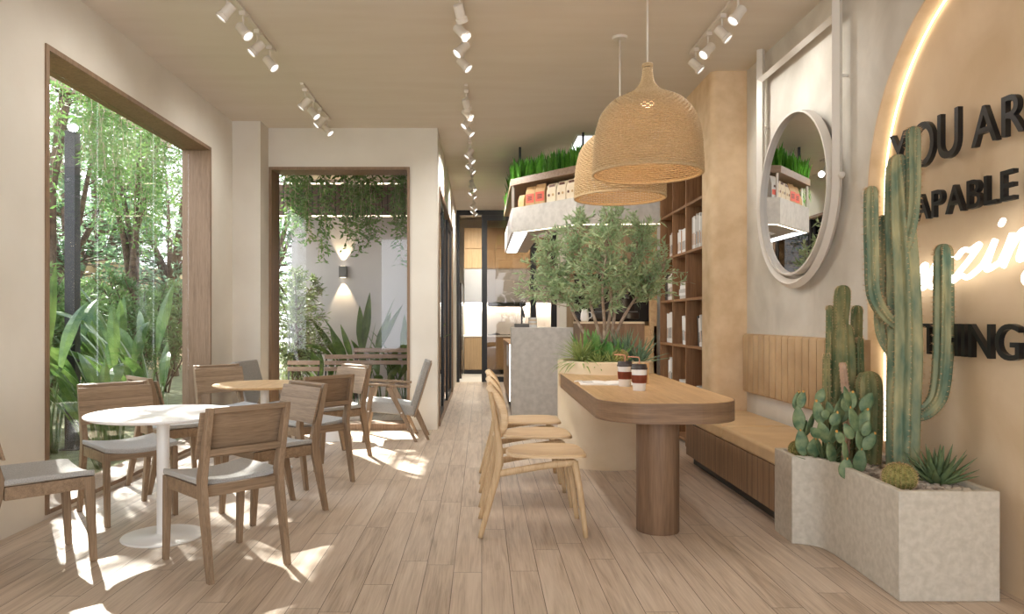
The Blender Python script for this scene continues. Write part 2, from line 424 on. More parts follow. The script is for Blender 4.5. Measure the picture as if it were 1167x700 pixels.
# ------------------------------------------------------------------ room shell
b = B(); b.box(XL - .28, 2.8, YB, 15.5, -.12, 0); struct(b.out('floor', 'floor', origin=(0, 0, 0)))
b = B(); b.box(XL - .28, 2.8, YB, 15.5, CZ, CZ + .2); struct(b.out('ceiling', 'ceil', origin=(0, 0, CZ)))
W0, W1, WZ0, WZ1 = 4.83, 7.78, .03, 3.09
b = B(); x0, x1 = XL - .28, XL
b.box(x0, x1, YB, W0, 0, CZ); b.box(x0, x1, W1, 8.80, 0, CZ); b.box(x0, x1, W0, W1, WZ1, CZ); b.box(x0, x1, W0, W1, 0, WZ0)
b.box(XL, -2.51, 8.46, 8.78, 0, CZ)
struct(b.out('wall_left', 'wall', origin=(XL, 0, 0)))
# far wall with the courtyard window
FX0, FX1, FZ1 = -2.50, -.845, 3.09
b = B(); y0, y1 = 8.77, 9.02
b.box(XL, FX0, y0, y1, 0, CZ); b.box(FX1, -.52, y0, y1, 0, CZ); b.box(FX0, FX1, y0, y1, FZ1, CZ); b.box(FX0, FX1, y0, y1, 0, .05)
struct(b.out('wall_far', 'wall', origin=(-1.5, y0, 0)))
# corridor wall with sliding door opening
b = B(); x0, x1 = -.68, -.52
b.box(x0, x1, 9.02, 9.06, 0, CZ); b.box(x0, x1, 9.06, 13.2, 2.92, CZ); b.box(x0, x1, 13.2, 15.5, 0, CZ)
struct(b.out('wall_corridor', 'wall', origin=(-.6, 9, 0)))
# right wall with the arched recess (polygon in the Y-Z plane, keyholed along the floor)
AC, AZ, AR = 3.50, 2.03, 1.13
arc = [(AC + AR * math.cos(a), AZ + AR * math.sin(a)) for a in [PI * k / 48 for k in range(49)]]
b = B()
def yz_prism(b, poly, x0, x1):
    n = len(poly); vs = [(x0, y, z) for y, z in poly] + [(x1, y, z) for y, z in poly]
    b.add(vs, [tuple(range(n)), tuple(range(n, 2 * n))[::-1]] + [(i, (i + 1) % n, n + (i + 1) % n, n + i) for i in range(n)])
y0a, y1a = AC - AR, AC + AR
yz_prism(b, [(YB, 0), (y0a, 0), (y0a, CZ), (YB, CZ)], XR, XR + .3)
yz_prism(b, [(y1a, 0), (6.80, 0), (6.80, CZ), (y1a, CZ)], XR, XR + .3)
half = len(arc) // 2
for k in range(48):
    (ya, za), (yb2, zb) = arc[k], arc[k + 1]
    yz_prism(b, [(ya, za), (ya, CZ), (yb2, CZ), (yb2, zb)], XR, XR + .3)
struct(b.out('wall_right', 'conc_wall', origin=(XR, 0, 0)))
b = B(); b.box(2.50, 2.70, y0a - .1, y1a + .1, 0, CZ)
struct(b.out('wall_arch_recess', 'beige_wall', origin=(2.5, AC, 0)))
# pale lining of the recess edge
b = B()
path = [(y1a, 0)] + [(y, z) for y, z in arc] + [(y0a, 0)]
outer = [(y1a, 0)] + arc + [(y0a, 0)]
inn = [(y1a - .012, 0)] + [(AC + (AR - .012) * math.cos(PI * k / 48), AZ + (AR - .012) * math.sin(PI * k / 48)) for k in range(49)] + [(y0a + .012, 0)]
for k in range(len(outer) - 1):
    yz_prism(b, [outer[k], outer[k + 1], inn[k + 1], inn[k]], XR - .006, 2.5)
struct(b.out('trim_arch', 'column', origin=(XR, AC, 0)))
# LED line in the recess corner
b = B(); rr = AR - .03
pts = [(2.485, y1a - .03, .55)] + [(2.485, y1a - .03, z) for z in (1, 1.5)] + [(2.485, AC + rr * math.cos(PI * k / 64), AZ + rr * math.sin(PI * k / 64)) for k in range(65)] + [(2.485, y0a + .03, .1)]
b.tube(pts, .006, 6)
tag(b.out('arch_led_strip', 'warmled'), 'thin warm light line running round the inner edge of the arched recess', 'light strip')

# rounded column, soffit over the bookshelf, wall beyond
b = B()
r = .07; poly = [(2.7, 7.04), (2.08, 7.04)] + [(2.08 + r - r * math.cos(a), 6.75 + r - r * math.sin(a)) for a in [PI / 2 * k / 8 for k in range(9)]] + [(2.7, 6.75)]
b.prism(poly, 0, CZ)
b.box(2.08, 2.7, 7.04, 8.74, 2.99, CZ)
b.box(2.42, 2.7, 7.04, 8.74, 0, 2.99)
o = struct(b.out('wall_column', 'column', origin=(2.1, 6.8, 0), auto=40))
b = B(); b.box(2.42, 2.7, 8.74, 15.5, 0, CZ); struct(b.out('wall_bar', 'conc_wall', origin=(2.42, 9, 0)))
b = B(); b.box(1.55, 2.42, 15.35, 15.5, 0, CZ); struct(b.out('wall_back', 'wall', origin=(1.6, 15.4, 0)))

# ------------------------------------------------------------------ left window
wx0, wx1 = XL - .28, XL + .012
w = B(); t = .035
w.box(wx0, wx1, W0, W0 + t, WZ0, WZ1); w.box(wx0, wx1, W1 - t, W1, WZ0, WZ1)
w.box(wx0, wx1, W0 + t, W1 - t, WZ1 - t, WZ1); w.box(wx0, wx1, W0 + t, W1 - t, WZ0, WZ0 + .03)
win = struct(w.out('window_1', 'frame', origin=(XL, 6.3, 0)))
gb = [W0 + t, 5.91, 6.92, W1 - t]
for i in range(3):
    g = B(); g.box(wx0 + .06, wx0 + .07, gb[i] + .004, gb[i + 1] - .004, WZ0 + .03, WZ1 - t)
    o = g.out('glass_pane', 'glass'); o.parent = win; o.location = o.location - Vector((XL, 6.3, 0))
# ------------------------------------------------------------------ courtyard window
fy0, fy1 = 8.755, 9.10
w = B(); t = .032
w.box(FX0, FX0 + t, fy0, fy1, .05, FZ1); w.box(FX1 - t, FX1, fy0, fy1, .05, FZ1)
w.box(FX0 + t, FX1 - t, fy0, fy1, FZ1 - t, FZ1); w.box(FX0 + t, FX1 - t, fy0, fy1, 0.0, .07)
win = struct(w.out('window_2', 'frame', origin=(-1.7, 9, 0)))
g = B(); g.box(FX0 + t, FX1 - t, 9.03, 9.04, .07, FZ1 - t)
o = g.out('glass_pane', 'glass'); o.parent = win; o.location = o.location - Vector((-1.7, 9, 0))
# ------------------------------------------------------------------ corridor sliding door, black frames
d = B(); d.box(-.70, -.505, 9.06, 9.09, 0, 2.92); d.box(-.70, -.505, 13.17, 13.2, 0, 2.92); d.box(-.70, -.505, 9.09, 13.17, 2.88, 2.92)
d.box(-.70, -.505, 9.09, 13.17, 0, .015)
door = struct(d.out('door_1', 'frame', origin=(-.6, 11, 0)))
def sash(bld, x0, x1, ya, yb, z0, z1, s=.07):
    bld.box(x0, x1, ya, ya + s, z0, z1); bld.box(x0, x1, yb - s, yb, z0, z1)
    bld.box(x0, x1, ya + s, yb - s, z1 - s, z1); bld.box(x0, x1, ya + s, yb - s, z0, z0 + s)
for i, (xa, ya, yb2) in enumerate(((-.535, 9.10, 10.5), (-.585, 10.4, 11.8), (-.535, 11.75, 13.16))):
    s = B(); sash(s, xa - .04, xa, ya, yb2, .02, 2.87)
    o = s.out('sliding_sash', 'black'); o.parent = door; o.location = o.location - Vector((-.6, 11, 0))
    g = B(); g.box(xa - .025, xa - .018, ya + .07, yb2 - .07, .09, 2.80)
    o2 = g.out('pane', 'blackglass'); o2.parent = o; o2.location = o2.location - o.location - Vector((-.6, 11, 0))
# ------------------------------------------------------------------ back glazed wall, black frames
d = B(); y0, y1 = 15.38, 15.46
d.box(-.52, 1.58, y0, y1, CZ - .10, CZ)
d.box(-.52, -.46, y0, y1, 0, CZ - .1)
d.box(1.50, 1.58, y0, y1, 0, CZ - .1)
door = struct(d.out('door_2', 'black', origin=(.5, 15.4, 0)))
def xsash(x0, x1, y0, y1, z0, z1, s):
    q = B(); q.box(x0, x0 + s, y0, y1, z0, z1); q.box(x1 - s, x1, y0, y1, z0, z1); q.box(x0 + s, x1 - s, y0, y1, z1 - s, z1); q.box(x0 + s, x1 - s, y0, y1, z0, z0 + s)
    o = q.out('sliding_sash', 'black'); o.parent = door; o.location = o.location - Vector((.5, 15.4, 0))
    g = B(); g.box(x0 + s, x1 - s, (y0 + y1) / 2 - .004, (y0 + y1) / 2 + .004, z0 + s, z1 - s)
    o2 = g.out('pane', 'doorglass'); o2.parent = o; o2.location = o2.location - o.location - Vector((.5, 15.4, 0))
xsash(.0, 1.12, 15.32, 15.37, .01, CZ - .11, .11)
xsash(1.0, 1.50, 15.39, 15.44, .01, CZ - .11, .07)

# ------------------------------------------------------------------ kitchen beyond the glass
KY = 17.7
b = B(); b.box(-.70, 2.8, 15.5, 18.6, -.12, 0.0); struct(b.out('floor_kitchen', 'kitchenfloor', origin=(0, 17, 0)))
b = B(); b.box(-.70, 2.8, 15.5, 18.6, 3.75, 3.9); struct(b.out('ceiling_kitchen', 'wall', origin=(0, 17, 3.75)))
b = B(); b.box(-.70, 2.8, 18.35, 18.6, 0, 3.75); b.box(-.9, -.55, 15.5, 18.6, 0, 3.75); b.box(2.6, 2.8, 15.5, 18.35, 0, 3.75)
struct(b.out('wall_kitchen', 'wall', origin=(0, 17, 0)))
t0 = thing('kitchen_base_cabinet', 'low oak kitchen cabinets with white worktop seen through the open door', 'cabinet', (1, KY + .3, 0))
b = B(); b.box(-.42, 2.5, KY, 18.34, .10, .88); shifted(b, t0.location).out('body', 'kitchenwood', t0, bevel=.004)
b = B(); b.box(-.42, 2.5, KY + .06, 18.3, 0, .10); shifted(b, t0.location).out('plinth', 'black', t0)
for i in range(4):
    x = -.41 + i * .73; b = B(); b.box(x, x + .715, KY - .018, KY, .12, .86); shifted(b, t0.location).out('door', 'kitchenwood', t0, bevel=.003)
b = B(); b.box(-.44, 2.5, KY - .03, 18.34, .88, .92)
tag(b.out('kitchen_worktop', 'marble', bevel=.004), 'pale stone kitchen worktop on the oak base cabinets behind the glass', 'worktop')
b = B(); b.box(-.42, 2.5, 18.30, 18.345, .92, 1.70)
tag(b.out('kitchen_backsplash', 'backsplash'), 'lit marble splashback under the grey wall cabinets behind the glass', 'splashback')
t0 = thing('wall_cabinet', 'glossy grey kitchen wall cabinets above the marble splashback', 'cabinet', (1, KY + .3, 1.7))
b = B(); b.box(-.42, 2.5, KY + .02, 18.34, 1.70, 2.50); shifted(b, t0.location).out('body', 'greycab', t0)
for i in range(4):
    x = -.41 + i * .73; b = B(); b.box(x, x + .72, KY, KY + .018, 1.71, 2.49); shifted(b, t0.location).out('door', 'greycab', t0, bevel=.003)
t0 = thing('top_cabinet', 'oak kitchen cabinets under the ceiling behind the open door', 'cabinet', (1, KY + .3, 2.5))
b = B(); b.box(-.42, 2.5, KY + .02, 18.34, 2.50, 3.47); shifted(b, t0.location).out('body', 'kitchenwood', t0)
for i in range(4):
    for z0, z1 in ((2.51, 2.97), (2.98, 3.46)):
        x = -.41 + i * .73; b = B(); b.box(x, x + .72, KY, KY + .018, z0, z1); shifted(b, t0.location).out('door', 'kitchenwood', t0, bevel=.003)
b = B(); b.box(-.40, 2.5, 18.24, 18.26, 1.675, 1.695)
tag(b.out('kitchen_led_strip', 'whiteled'), 'light strip under the grey kitchen wall cabinets', 'light strip')
t0 = thing('range_hood', 'black slim cooker hood under the grey cabinets behind the glass door', 'hood', (.6, KY + .2, 1.6))
b = B(); b.box(.15, 1.05, KY - .05, 18.2, 1.62, 1.70); shifted(b, t0.location).out('body', 'black', t0, bevel=.01)
b = B(); b.box(.2, 1.0, KY, 18.1, 1.60, 1.62); shifted(b, t0.location).out('filter', 'darkgrey', t0)
t0 = thing('gas_hob', 'black cooking hob with pan supports on the kitchen worktop', 'hob', (.6, KY + .2, .92))
b = B(); b.box(.15, 1.0, KY + .05, KY + .5, .92, .935); shifted(b, t0.location).out('plate', 'black', t0, bevel=.004)
for x in (.35, .8):
    b = B(); b.lathe([(.09, .935), (.09, .955), (.06, .96), (.05, .97)], 16, Matrix.Translation((x, KY + .28, 0)))
    shifted(b, t0.location).out('burner', 'black', t0)
t0 = thing('tall_fridge', 'black tall fridge standing against the side wall of the kitchen', 'fridge', (-.49, 16.9, 0))
b = B(); b.box(-.545, -.44, 16.3, 17.5, 0, 2.1); shifted(b, t0.location).out('body', 'darkglass', t0, bevel=.01)
b = B(); b.box(-.44, -.425, 16.86, 16.88, .6, 1.6); shifted(b, t0.location).out('handle', 'darkgrey', t0)
# downlights of the kitchen
for x, y in ((.0, 16.4), (1.2, 16.4)):
    t0 = thing('downlight', 'small round ceiling downlight in the kitchen ceiling', 'light', (x, y, 3.74), group='kitchen downlights')
    b = B(); b.lathe([(.045, 0), (.06, 0), (.06, .012), (.045, .012)], 20, cap=False); b.out('ring', 'white', t0)
    b = B(); b.lathe([(.044, .004), (.001, .004)], 20, cap=False); b.out('lens', 'lens', t0)
# ------------------------------------------------------------------ cafe chair (faces +y)
def make_cafe_chair(label):
    t = thing('cafe_chair', label, 'chair', group='oak cafe chairs with grey seats')
    # seat pad: saddle shaped
    b = B(); nx, ny = 14, 12; W, Y0, Y1 = .232, -.175, .250
    def top(u, v): return .466 + .024 * (u * u) - .004 * v + (.0 if v < .85 else -.004 * ((v - .85) / .15) ** 2)
    vs = []; fs = []
    for j in range(ny + 1):
        v = j / ny
        for i in range(nx + 1):
            u = -1 + 2 * i / nx; x = u * W * (1 if v < .93 else 1 - .02 * (v - .93) / .07); y = lerp(Y0, Y1, v); vs.append((x, y, top(u, v) + .012))
    n1 = len(vs)
    for j in range(ny + 1):
        for i in range(nx + 1):
            x, y, z = vs[j * (nx + 1) + i]; vs.append((x, y, z - .030))
    w = nx + 1
    for j in range(ny):
        for i in range(nx):
            a = j * w + i; fs.append((a, a + 1, a + w + 1, a + w)); fs.append((n1 + a, n1 + a + w, n1 + a + w + 1, n1 + a + 1))
    for i in range(nx):
        fs.append((i, n1 + i, n1 + i + 1, i + 1)); a = ny * w + i; fs.append((a, a + 1, n1 + a + 1, n1 + a))
    for j in range(ny):
        a = j * w; fs.append((a, a + w, n1 + a + w, n1 + a)); a = j * w + nx; fs.append((a, n1 + a, n1 + a + w, a + w))
    b.add(vs, fs); b.out('seat', 'fabric', t, bevel=.008)
    # apron
    b = B()
    b.box(-.225, -.195, -.17, .20, .395, .462); b.box(.195, .225, -.17, .20, .395, .462)
    b.box(-.195, .195, .205, .232, .405, .455); b.box(-.195, .195, -.20, -.172, .405, .462)
    b.out('seat_frame', 'chairwood_x', t, bevel=.003)
    for s in (-1, 1):
        b = B(); b.bar([(s * .212, .246, 0), (s * .212, .222, .46)], [(.030, .032), (.036, .052)]); b.out('leg', 'chairwood', t, bevel=.003)
        b = B(); b.bar([(s * .212, -.290, 0), (s * .212, -.205, .42), (s * .212, -.196, .49), (s * .212, -.285, .862)],
                       [(.030, .034), (.036, .058), (.036, .058), (.030, .034)]); b.out('leg', 'chairwood', t, bevel=.003)
    # back rails
    b = B(); b.bar([(-.197, -.2835, .846), (.197, -.2835, .846)], [(.036, .030), (.036, .030)], xdir=(0, 1, -.2)); b.out('top_rail', 'chairwood_x', t, bevel=.003)
    b = B(); b.bar([(-.197, -.235, .632), (.197, -.235, .632)], [(.036, .034), (.036, .034)], xdir=(0, 1, -.2)); b.out('lower_rail', 'chairwood_x', t, bevel=.003)
    # back board, slightly curved, on the front of the frame
    b = B(); n = 12; vs = []; fs = []
    for z, yb in ((.600, -.188), (.838, -.252)):
        for dy in (0, .015):
            for i in range(n + 1):
                u = -1 + 2 * i / n; vs.append((u * .240, yb + dy - .012 * (1 - u * u) + .006, z))
    w = n + 1
    for i in range(n):
        fs += [(i, i + 1, 2 * w + i + 1, 2 * w + i), (w + i, 3 * w + i, 3 * w + i + 1, w + i + 1), (i, w + i, w + i + 1, i + 1), (2 * w + i, 2 * w + i + 1, 3 * w + i + 1, 3 * w + i)]
    fs += [(0, 2 * w, 3 * w, w), (n, w + n, 3 * w + n, 2 * w + n)]
    b.add(vs, fs); b.out('backrest', 'chairwood_x', t, bevel=.003)
    return t

LBL = [
 ('oak chair with grey seat cut by the picture edge, its backrest out of view', (-2.41, 3.985), R(-45)),
 ('oak chair facing us across the white table, before the tall window', (-2.36, 4.98), R(-135)),
 ('oak chair nearest to us at the white table, seen from behind', (-1.387, 4.016), R(45)),
 ('oak chair at the white table with pale daylight sheen on its backrest', (-1.416, 5.017), R(135)),
 ('oak chair seen edge-on between the tall window and the oak table', (-2.41, 5.88), R(-45)),
 ('oak chair at the far side of the oak table beside the window jamb', (-2.36, 7.00), R(-135)),
 ('oak chair at the oak table, the framed rear of its backrest towards us', (-1.387, 6.02), R(45)),
 ('oak chair at the oak table, just in front of the armchair beside the corridor', (-1.416, 7.03), R(135)),
]
proto = make_cafe_chair(LBL[0][0])
for i, (lb, (x, y), rz) in enumerate(LBL):
    if i == 0: proto.location = (x, y, 0); proto.rotation_euler = (0, 0, rz)
    else: dup(proto, (x, y, 0), rz, lb)

# ------------------------------------------------------------------ pedestal tables
def pedestal(name, label, x, y, top, r=.43, h=.742):
    t = thing(name, label, 'table', (x, y, 0))
    b = B(); b.lathe([(r - .03, h - .022), (r - .004, h - .012), (r, h - .004), (r - .003, h)], 72); b.out('tabletop', top, t, auto=50)
    b = B(); b.lathe([(.036, .012), (.036, h - .03), (.10, h - .028), (.10, h - .022)], 28); b.out('column', 'white', t, auto=40)
    b = B(); b.lathe([(.232, 0), (.236, .006), (.232, .012), (.05, .016), (.038, .024)], 64); b.out('base', 'white', t, auto=40)
pedestal('pedestal_table', 'round white marble cafe table on a white disc base among four oak chairs', -1.905, 4.46, 'marble')
pedestal('pedestal_table', 'round oak-topped cafe table on a white column, behind the white table', -1.88, 6.46, 'tabletop')

# ------------------------------------------------------------------ armchairs (face +y)
def make_armchair(label):
    t = thing('lounge_armchair', label, 'armchair', group='grey lounge armchairs by the courtyard window')
    b = B(); yz = [(-.24, .27), (.28, .32), (.30, .36), (.28, .435), (.0, .415), (-.24, .375)]
    n = len(yz)
    b.add([(-.255, y, z) for y, z in yz] + [(.255, y, z) for y, z in yz], [tuple(range(n)), tuple(range(n, 2 * n))[::-1]] + [(i, (i + 1) % n, n + (i + 1) % n, n + i) for i in range(n)])
    b.out('seat_cushion', 'fabric', t, bevel=.02, bseg=3)
    def slab(yz0, th0, th1, wb, wt):
        """leaning slab between offsets th0..th1 in front of the rear line"""
        (ya, za), (yb, zb) = yz0; d = Vector((yb - ya, zb - za)).normalized(); nrm = Vector((-d.y, d.x)) * -1   # forward
        vs = []
        for (y, z), w in (((ya, za), wb), ((yb, zb), wt)):
            for th in (th0, th1):
                for s in (-1, 1): vs.append((s * w, y + nrm.x * th, z + nrm.y * th))
        return B().add(vs, [(0, 1, 3, 2), (4, 6, 7, 5), (0, 4, 5, 1), (2, 3, 7, 6), (0, 2, 6, 4), (1, 5, 7, 3)])
    line = ((-.26, .25), (-.44, .83))
    slab(line, .018, .085, .235, .255).out('back_cushion', 'fabric_d', t, bevel=.014, bseg=3)
    slab(line, 0, .018, .24, .26).out('back_shell', 'chairwood', t, bevel=.004)
    for s in (-1, 1):
        b = B(); b.bar([(s * .295, .285, 0), (s * .295, .19, .585)], [(.026, .032), (.026, .058)]); b.out('leg', 'chairwood', t, bevel=.004)
        b = B(); b.bar([(s * .295, -.27, 0), (s * .295, .02, .58)], [(.026, .032), (.026, .064)]); b.out('leg', 'chairwood', t, bevel=.004)
        b = B(); vs = []
        for y, z, w in ((.31, .607, .032), (.05, .590, .030), (-.21, .572, .020)):
            for dx in (-w, w):
                for dz in (0, .024): vs.append((s * .295 + dx, y, z + dz))
        fs = [(0, 1, 3, 2), (8, 10, 11, 9)]
        for k in (0, 4): fs += [(k, k + 4, k + 5, k + 1), (k + 2, k + 3, k + 7, k + 6), (k, k + 2, k + 6, k + 4), (k + 1, k + 5, k + 7, k + 3)]
        b.add(vs, fs); b.out('armrest', 'chairwood', t, bevel=.006)
        b = B(); b.cyl((s * .295 + s * .013, .232, .33), (s * .295 + s * .020, .232, .33), .009, seg=12); b.cyl((s * .295 + s * .013, -.115, .31), (s * .295 + s * .020, -.115, .31), .009, seg=12)
        b.out('bolt', 'white', t)
        # short rear strut that carries the back
        b = B(); b.bar([(s * .17, -.40, 0), (s * .17, -.26, .30)], [(.026, .028), (.030, .045)]); b.out('rear_strut', 'chairwood', t, bevel=.003)
    b = B(); b.box(-.285, .285, .20, .225, .315, .36); b.box(-.285, .285, -.13, -.10, .26, .30); b.out('cross_rail', 'chairwood_x', t, bevel=.003)
    return t
a = make_armchair('grey lounge armchair with oak arms beside the corridor corner, facing the tables')
a.location = (-.985, 8.18, 0); a.rotation_euler = (0, 0, R(94))
dup(a, (-2.19, 8.0, 0), R(-100), 'grey lounge armchair in the corner by the wall pier, mostly behind the oak table')
# low side table between the armchairs
t = thing('side_table', 'low side table with grey top and white cone foot between the two armchairs', 'table', (-1.60, 8.10, 0))
b = B(); b.lathe([(.18, .36), (.25, .365), (.255, .372), (.25, .38)], 48); b.out('tabletop', 'fabric_d', t, auto=40)
b = B(); b.lathe([(.20, 0), (.20, .006), (.13, .12), (.07, .25), (.05, .36)], 40); b.out('base', 'white', t, auto=40)

# ------------------------------------------------------------------ bar chairs at the long table (face +y)
def make_bar_chair(label):
    t = thing('plywood_chair', label, 'chair', group='pale ash chairs along the long oak table')
    b = B()
    pts = []
    for k in range(48):   # rounded shield outline
        a = 2 * PI * k / 48; c, s_ = math.cos(a), math.sin(a)
        e = .50 if s_ > 0 else .72
        x = .225 * abs(c) ** e * (1 if c > 0 else -1) * (1 + .06 * s_); y = .045 + .245 * abs(s_) ** e * (1 if s_ > 0 else -1); pts.append((x, y))
    vs = []; fs = []
    rings = [(1.0, .462), (1.0, .474), (.96, .482), (.7, .474), (.35, .468)]
    for f, z in rings:
        for x, y in pts: vs.append((x * f, .045 + (y - .045) * f, z + .010 * (x / .22) ** 2 * (f > .5)))
    n = 48
    for i in range(len(rings) - 1):
        for k in range(n): fs.append((i * n + k, i * n + (k + 1) % n, (i + 1) * n + (k + 1) % n, (i + 1) * n + k))
    fs.append(tuple(range(n))[::-1]); fs.append(tuple(range(4 * n, 5 * n)))
    b.add(vs, fs); b.out('seat', 'ash', t, auto=35)
    for s in (-1, 1):
        b = B(); p = smoothpath([(s * .215, .270, 0), (s * .205, .240, .25), (s * .190, .205, .45)], 5); b.tube(p, [lerp(.015, .021, i / (len(p) - 1)) for i in range(len(p))], 14)
        b.out('leg', 'ash_z', t, smooth=True)
        b = B(); p = smoothpath([(s * .215, -.360, 0), (s * .205, -.300, .22), (s * .190, -.245, .45), (s * .170, -.262, .66), (s * .145, -.300, .86)], 6)
        b.tube(p, [interp([0, .5, 1], [.015, .023, .014], i / (len(p) - 1)) for i in range(len(p))], 14); b.out('leg', 'ash_z', t, smooth=True)
        b = B(); p = smoothpath([(s * .198, -.262, .375), (s * .20, -.10, .405), (s * .198, .08, .432), (s * .190, .215, .442)], 6)
        b.tube(p, .017, 10, flat=(.75, 1.25)); b.out('side_rail', 'ash_z', t, smooth=True)
    b = B(); b.tube([(-.19, .200, .440), (.19, .200, .440)], .016, 10); b.tube([(-.19, -.235, .432), (.19, -.235, .432)], .016, 10); b.out('cross_rail', 'ash_z', t, smooth=True)
    # oval backrest: rim + woven cane
    def q(a, f=1.0, dy=0):
        x = .205 * f * math.cos(a); z = .725 + .150 * f * math.sin(a)
        return (x, -.235 - (z - .62) * .14 - .075 * (1 - (x / .22) ** 2) + .045 + dy, z)
    b = B(); b.tube([q(2 * PI * k / 56) for k in range(56)], .016, 10, closed=True, flat=(1.0, 1.5)); b.out('back_frame', 'ash', t, smooth=True)
    b = B(); 
    for dy in (-.004, .006):
        o = len(b.v); ring = [.92, .7, .45, .2]
        for f in ring: b.v += [q(2 * PI * k / 40, f, dy) for k in range(40)]
        for i in range(3):
            for k in range(40): b.f.append((o + i * 40 + k, o + i * 40 + (k + 1) % 40, o + (i + 1) * 40 + (k + 1) % 40, o + (i + 1) * 40 + k))
        b.f.append(tuple(o + 120 + k for k in range(40)))
    b.out('back_pad', 'ash', t, smooth=True)
    return t
p = make_bar_chair('pale ash chair with oval back at the long table, nearest the camera of three')
p.location = (.35, 4.65, 0); p.rotation_euler = (0, 0, R(-90))
dup(p, (.35, 5.37, 0), R(-90), 'pale ash chair with oval back at the long table, middle one of three')
dup(p, (.35, 6.09, 0), R(-90), 'pale ash chair with oval back at the long table, next to the round planter')

# ------------------------------------------------------------------ long table
t = thing('long_table', 'long thick oak table with rounded end on one round oak leg', 'table', (1.115, 5.4, 0))
def rounded(x0, x1, y0, y1, r, n=12):
    pts = [(x1, y1), (x0, y1)]
    pts += [(x0 + r - r * math.cos(a), y0 + r - r * math.sin(a)) for a in [PI / 2 * k / n for k in range(n + 1)]]
    pts += [(x1 - r + r * math.sin(a), y0 + r - r * math.cos(a)) for a in [PI / 2 * k / n for k in range(n + 1)]]
    return pts
PX, PY, PR = 1.126, 6.82, .43
b = B()
body = rounded(.70, 1.53, 4.27, 6.9, .30, 14)[2:]
end = []   # the far end is cut to the round of the planter
a0 = math.acos((1.53 - PX) / PR); a1 = math.acos((.70 - PX) / PR)
for k in range(17):
    a = lerp(-a0, -a1, k / 16); end.append((PX + (PR + .002) * math.cos(a), PY + (PR + .002) * math.sin(a)))
body = body + end
b.prism(body, .70, .82)
for i, (x, y, z) in enumerate(b.v): b.v[i] = (x - 1.115, y - 5.4, z)
b.out('tabletop', 'tabletop', t, bevel=.006)
b = B(); sidewall = rounded(.70, 1.53, 4.27, 6.9, .30, 14)
outer = body; n = len(outer)
# edge band set round the top, its darker tone partly painted-in shade
path = [p_ for p_ in body[:-17]]
full = [(.70, 6.60)] + path + [(1.53, 6.60)]
vs = []; fs = []
cx = 1.115
def off(p_, d):
    i = full.index(p_); a_ = full[max(i - 1, 0)]; c_ = full[min(i + 1, len(full) - 1)]
    tx, ty = c_[0] - a_[0], c_[1] - a_[1]; l = math.hypot(tx, ty); return (p_[0] + ty / l * d, p_[1] - tx / l * d)
for p_ in full:
    o_ = off(p_, .004)
    for z in (.698, .8165): vs.append((p_[0] - cx, p_[1] - 5.4, z)); vs.append((o_[0] - cx, o_[1] - 5.4, z))
for i in range(len(full) - 1):
    a_ = i * 4
    for p0, p1 in ((0, 1), (1, 3), (3, 2), (2, 0)): fs.append((a_ + p0, a_ + p1, a_ + 4 + p1, a_ + 4 + p0))
fs += [(0, 1, 3, 2), tuple(len(vs) - 4 + k for k in (0, 2, 3, 1))]
b.add(vs, fs); b.out('shaded_edge_band', 'shaded_edge', t)
b = B(); b.lathe([(.128, 0), (.130, .004), (.130, .70)], 48, Matrix.Translation((1.085 - 1.115, 4.60 - 5.4, 0))); b.out('leg', 'tableside', t, auto=40)

# ------------------------------------------------------------------ round planter the table runs into
t = thing('round_planter', 'round cream plaster planter at the end of the long table, holding the olive tree', 'planter', (PX, PY, 0))
b = B(); b.lathe([(PR, 0), (PR, .915), (PR - .004, .925), (PR - .012, .93), (PR - .05, .93), (PR - .055, .925), (PR - .055, .84)], 72, cap=False); b.f.append(tuple(range(72))[::-1])
b.out('pot', 'sandstone', t, auto=35)
b = B(); b.lathe([(PR - .056, .82), (PR - .056, .865), (.2, .885), (.01, .89)], 48); b.out('soil', 'soil', t, auto=40)

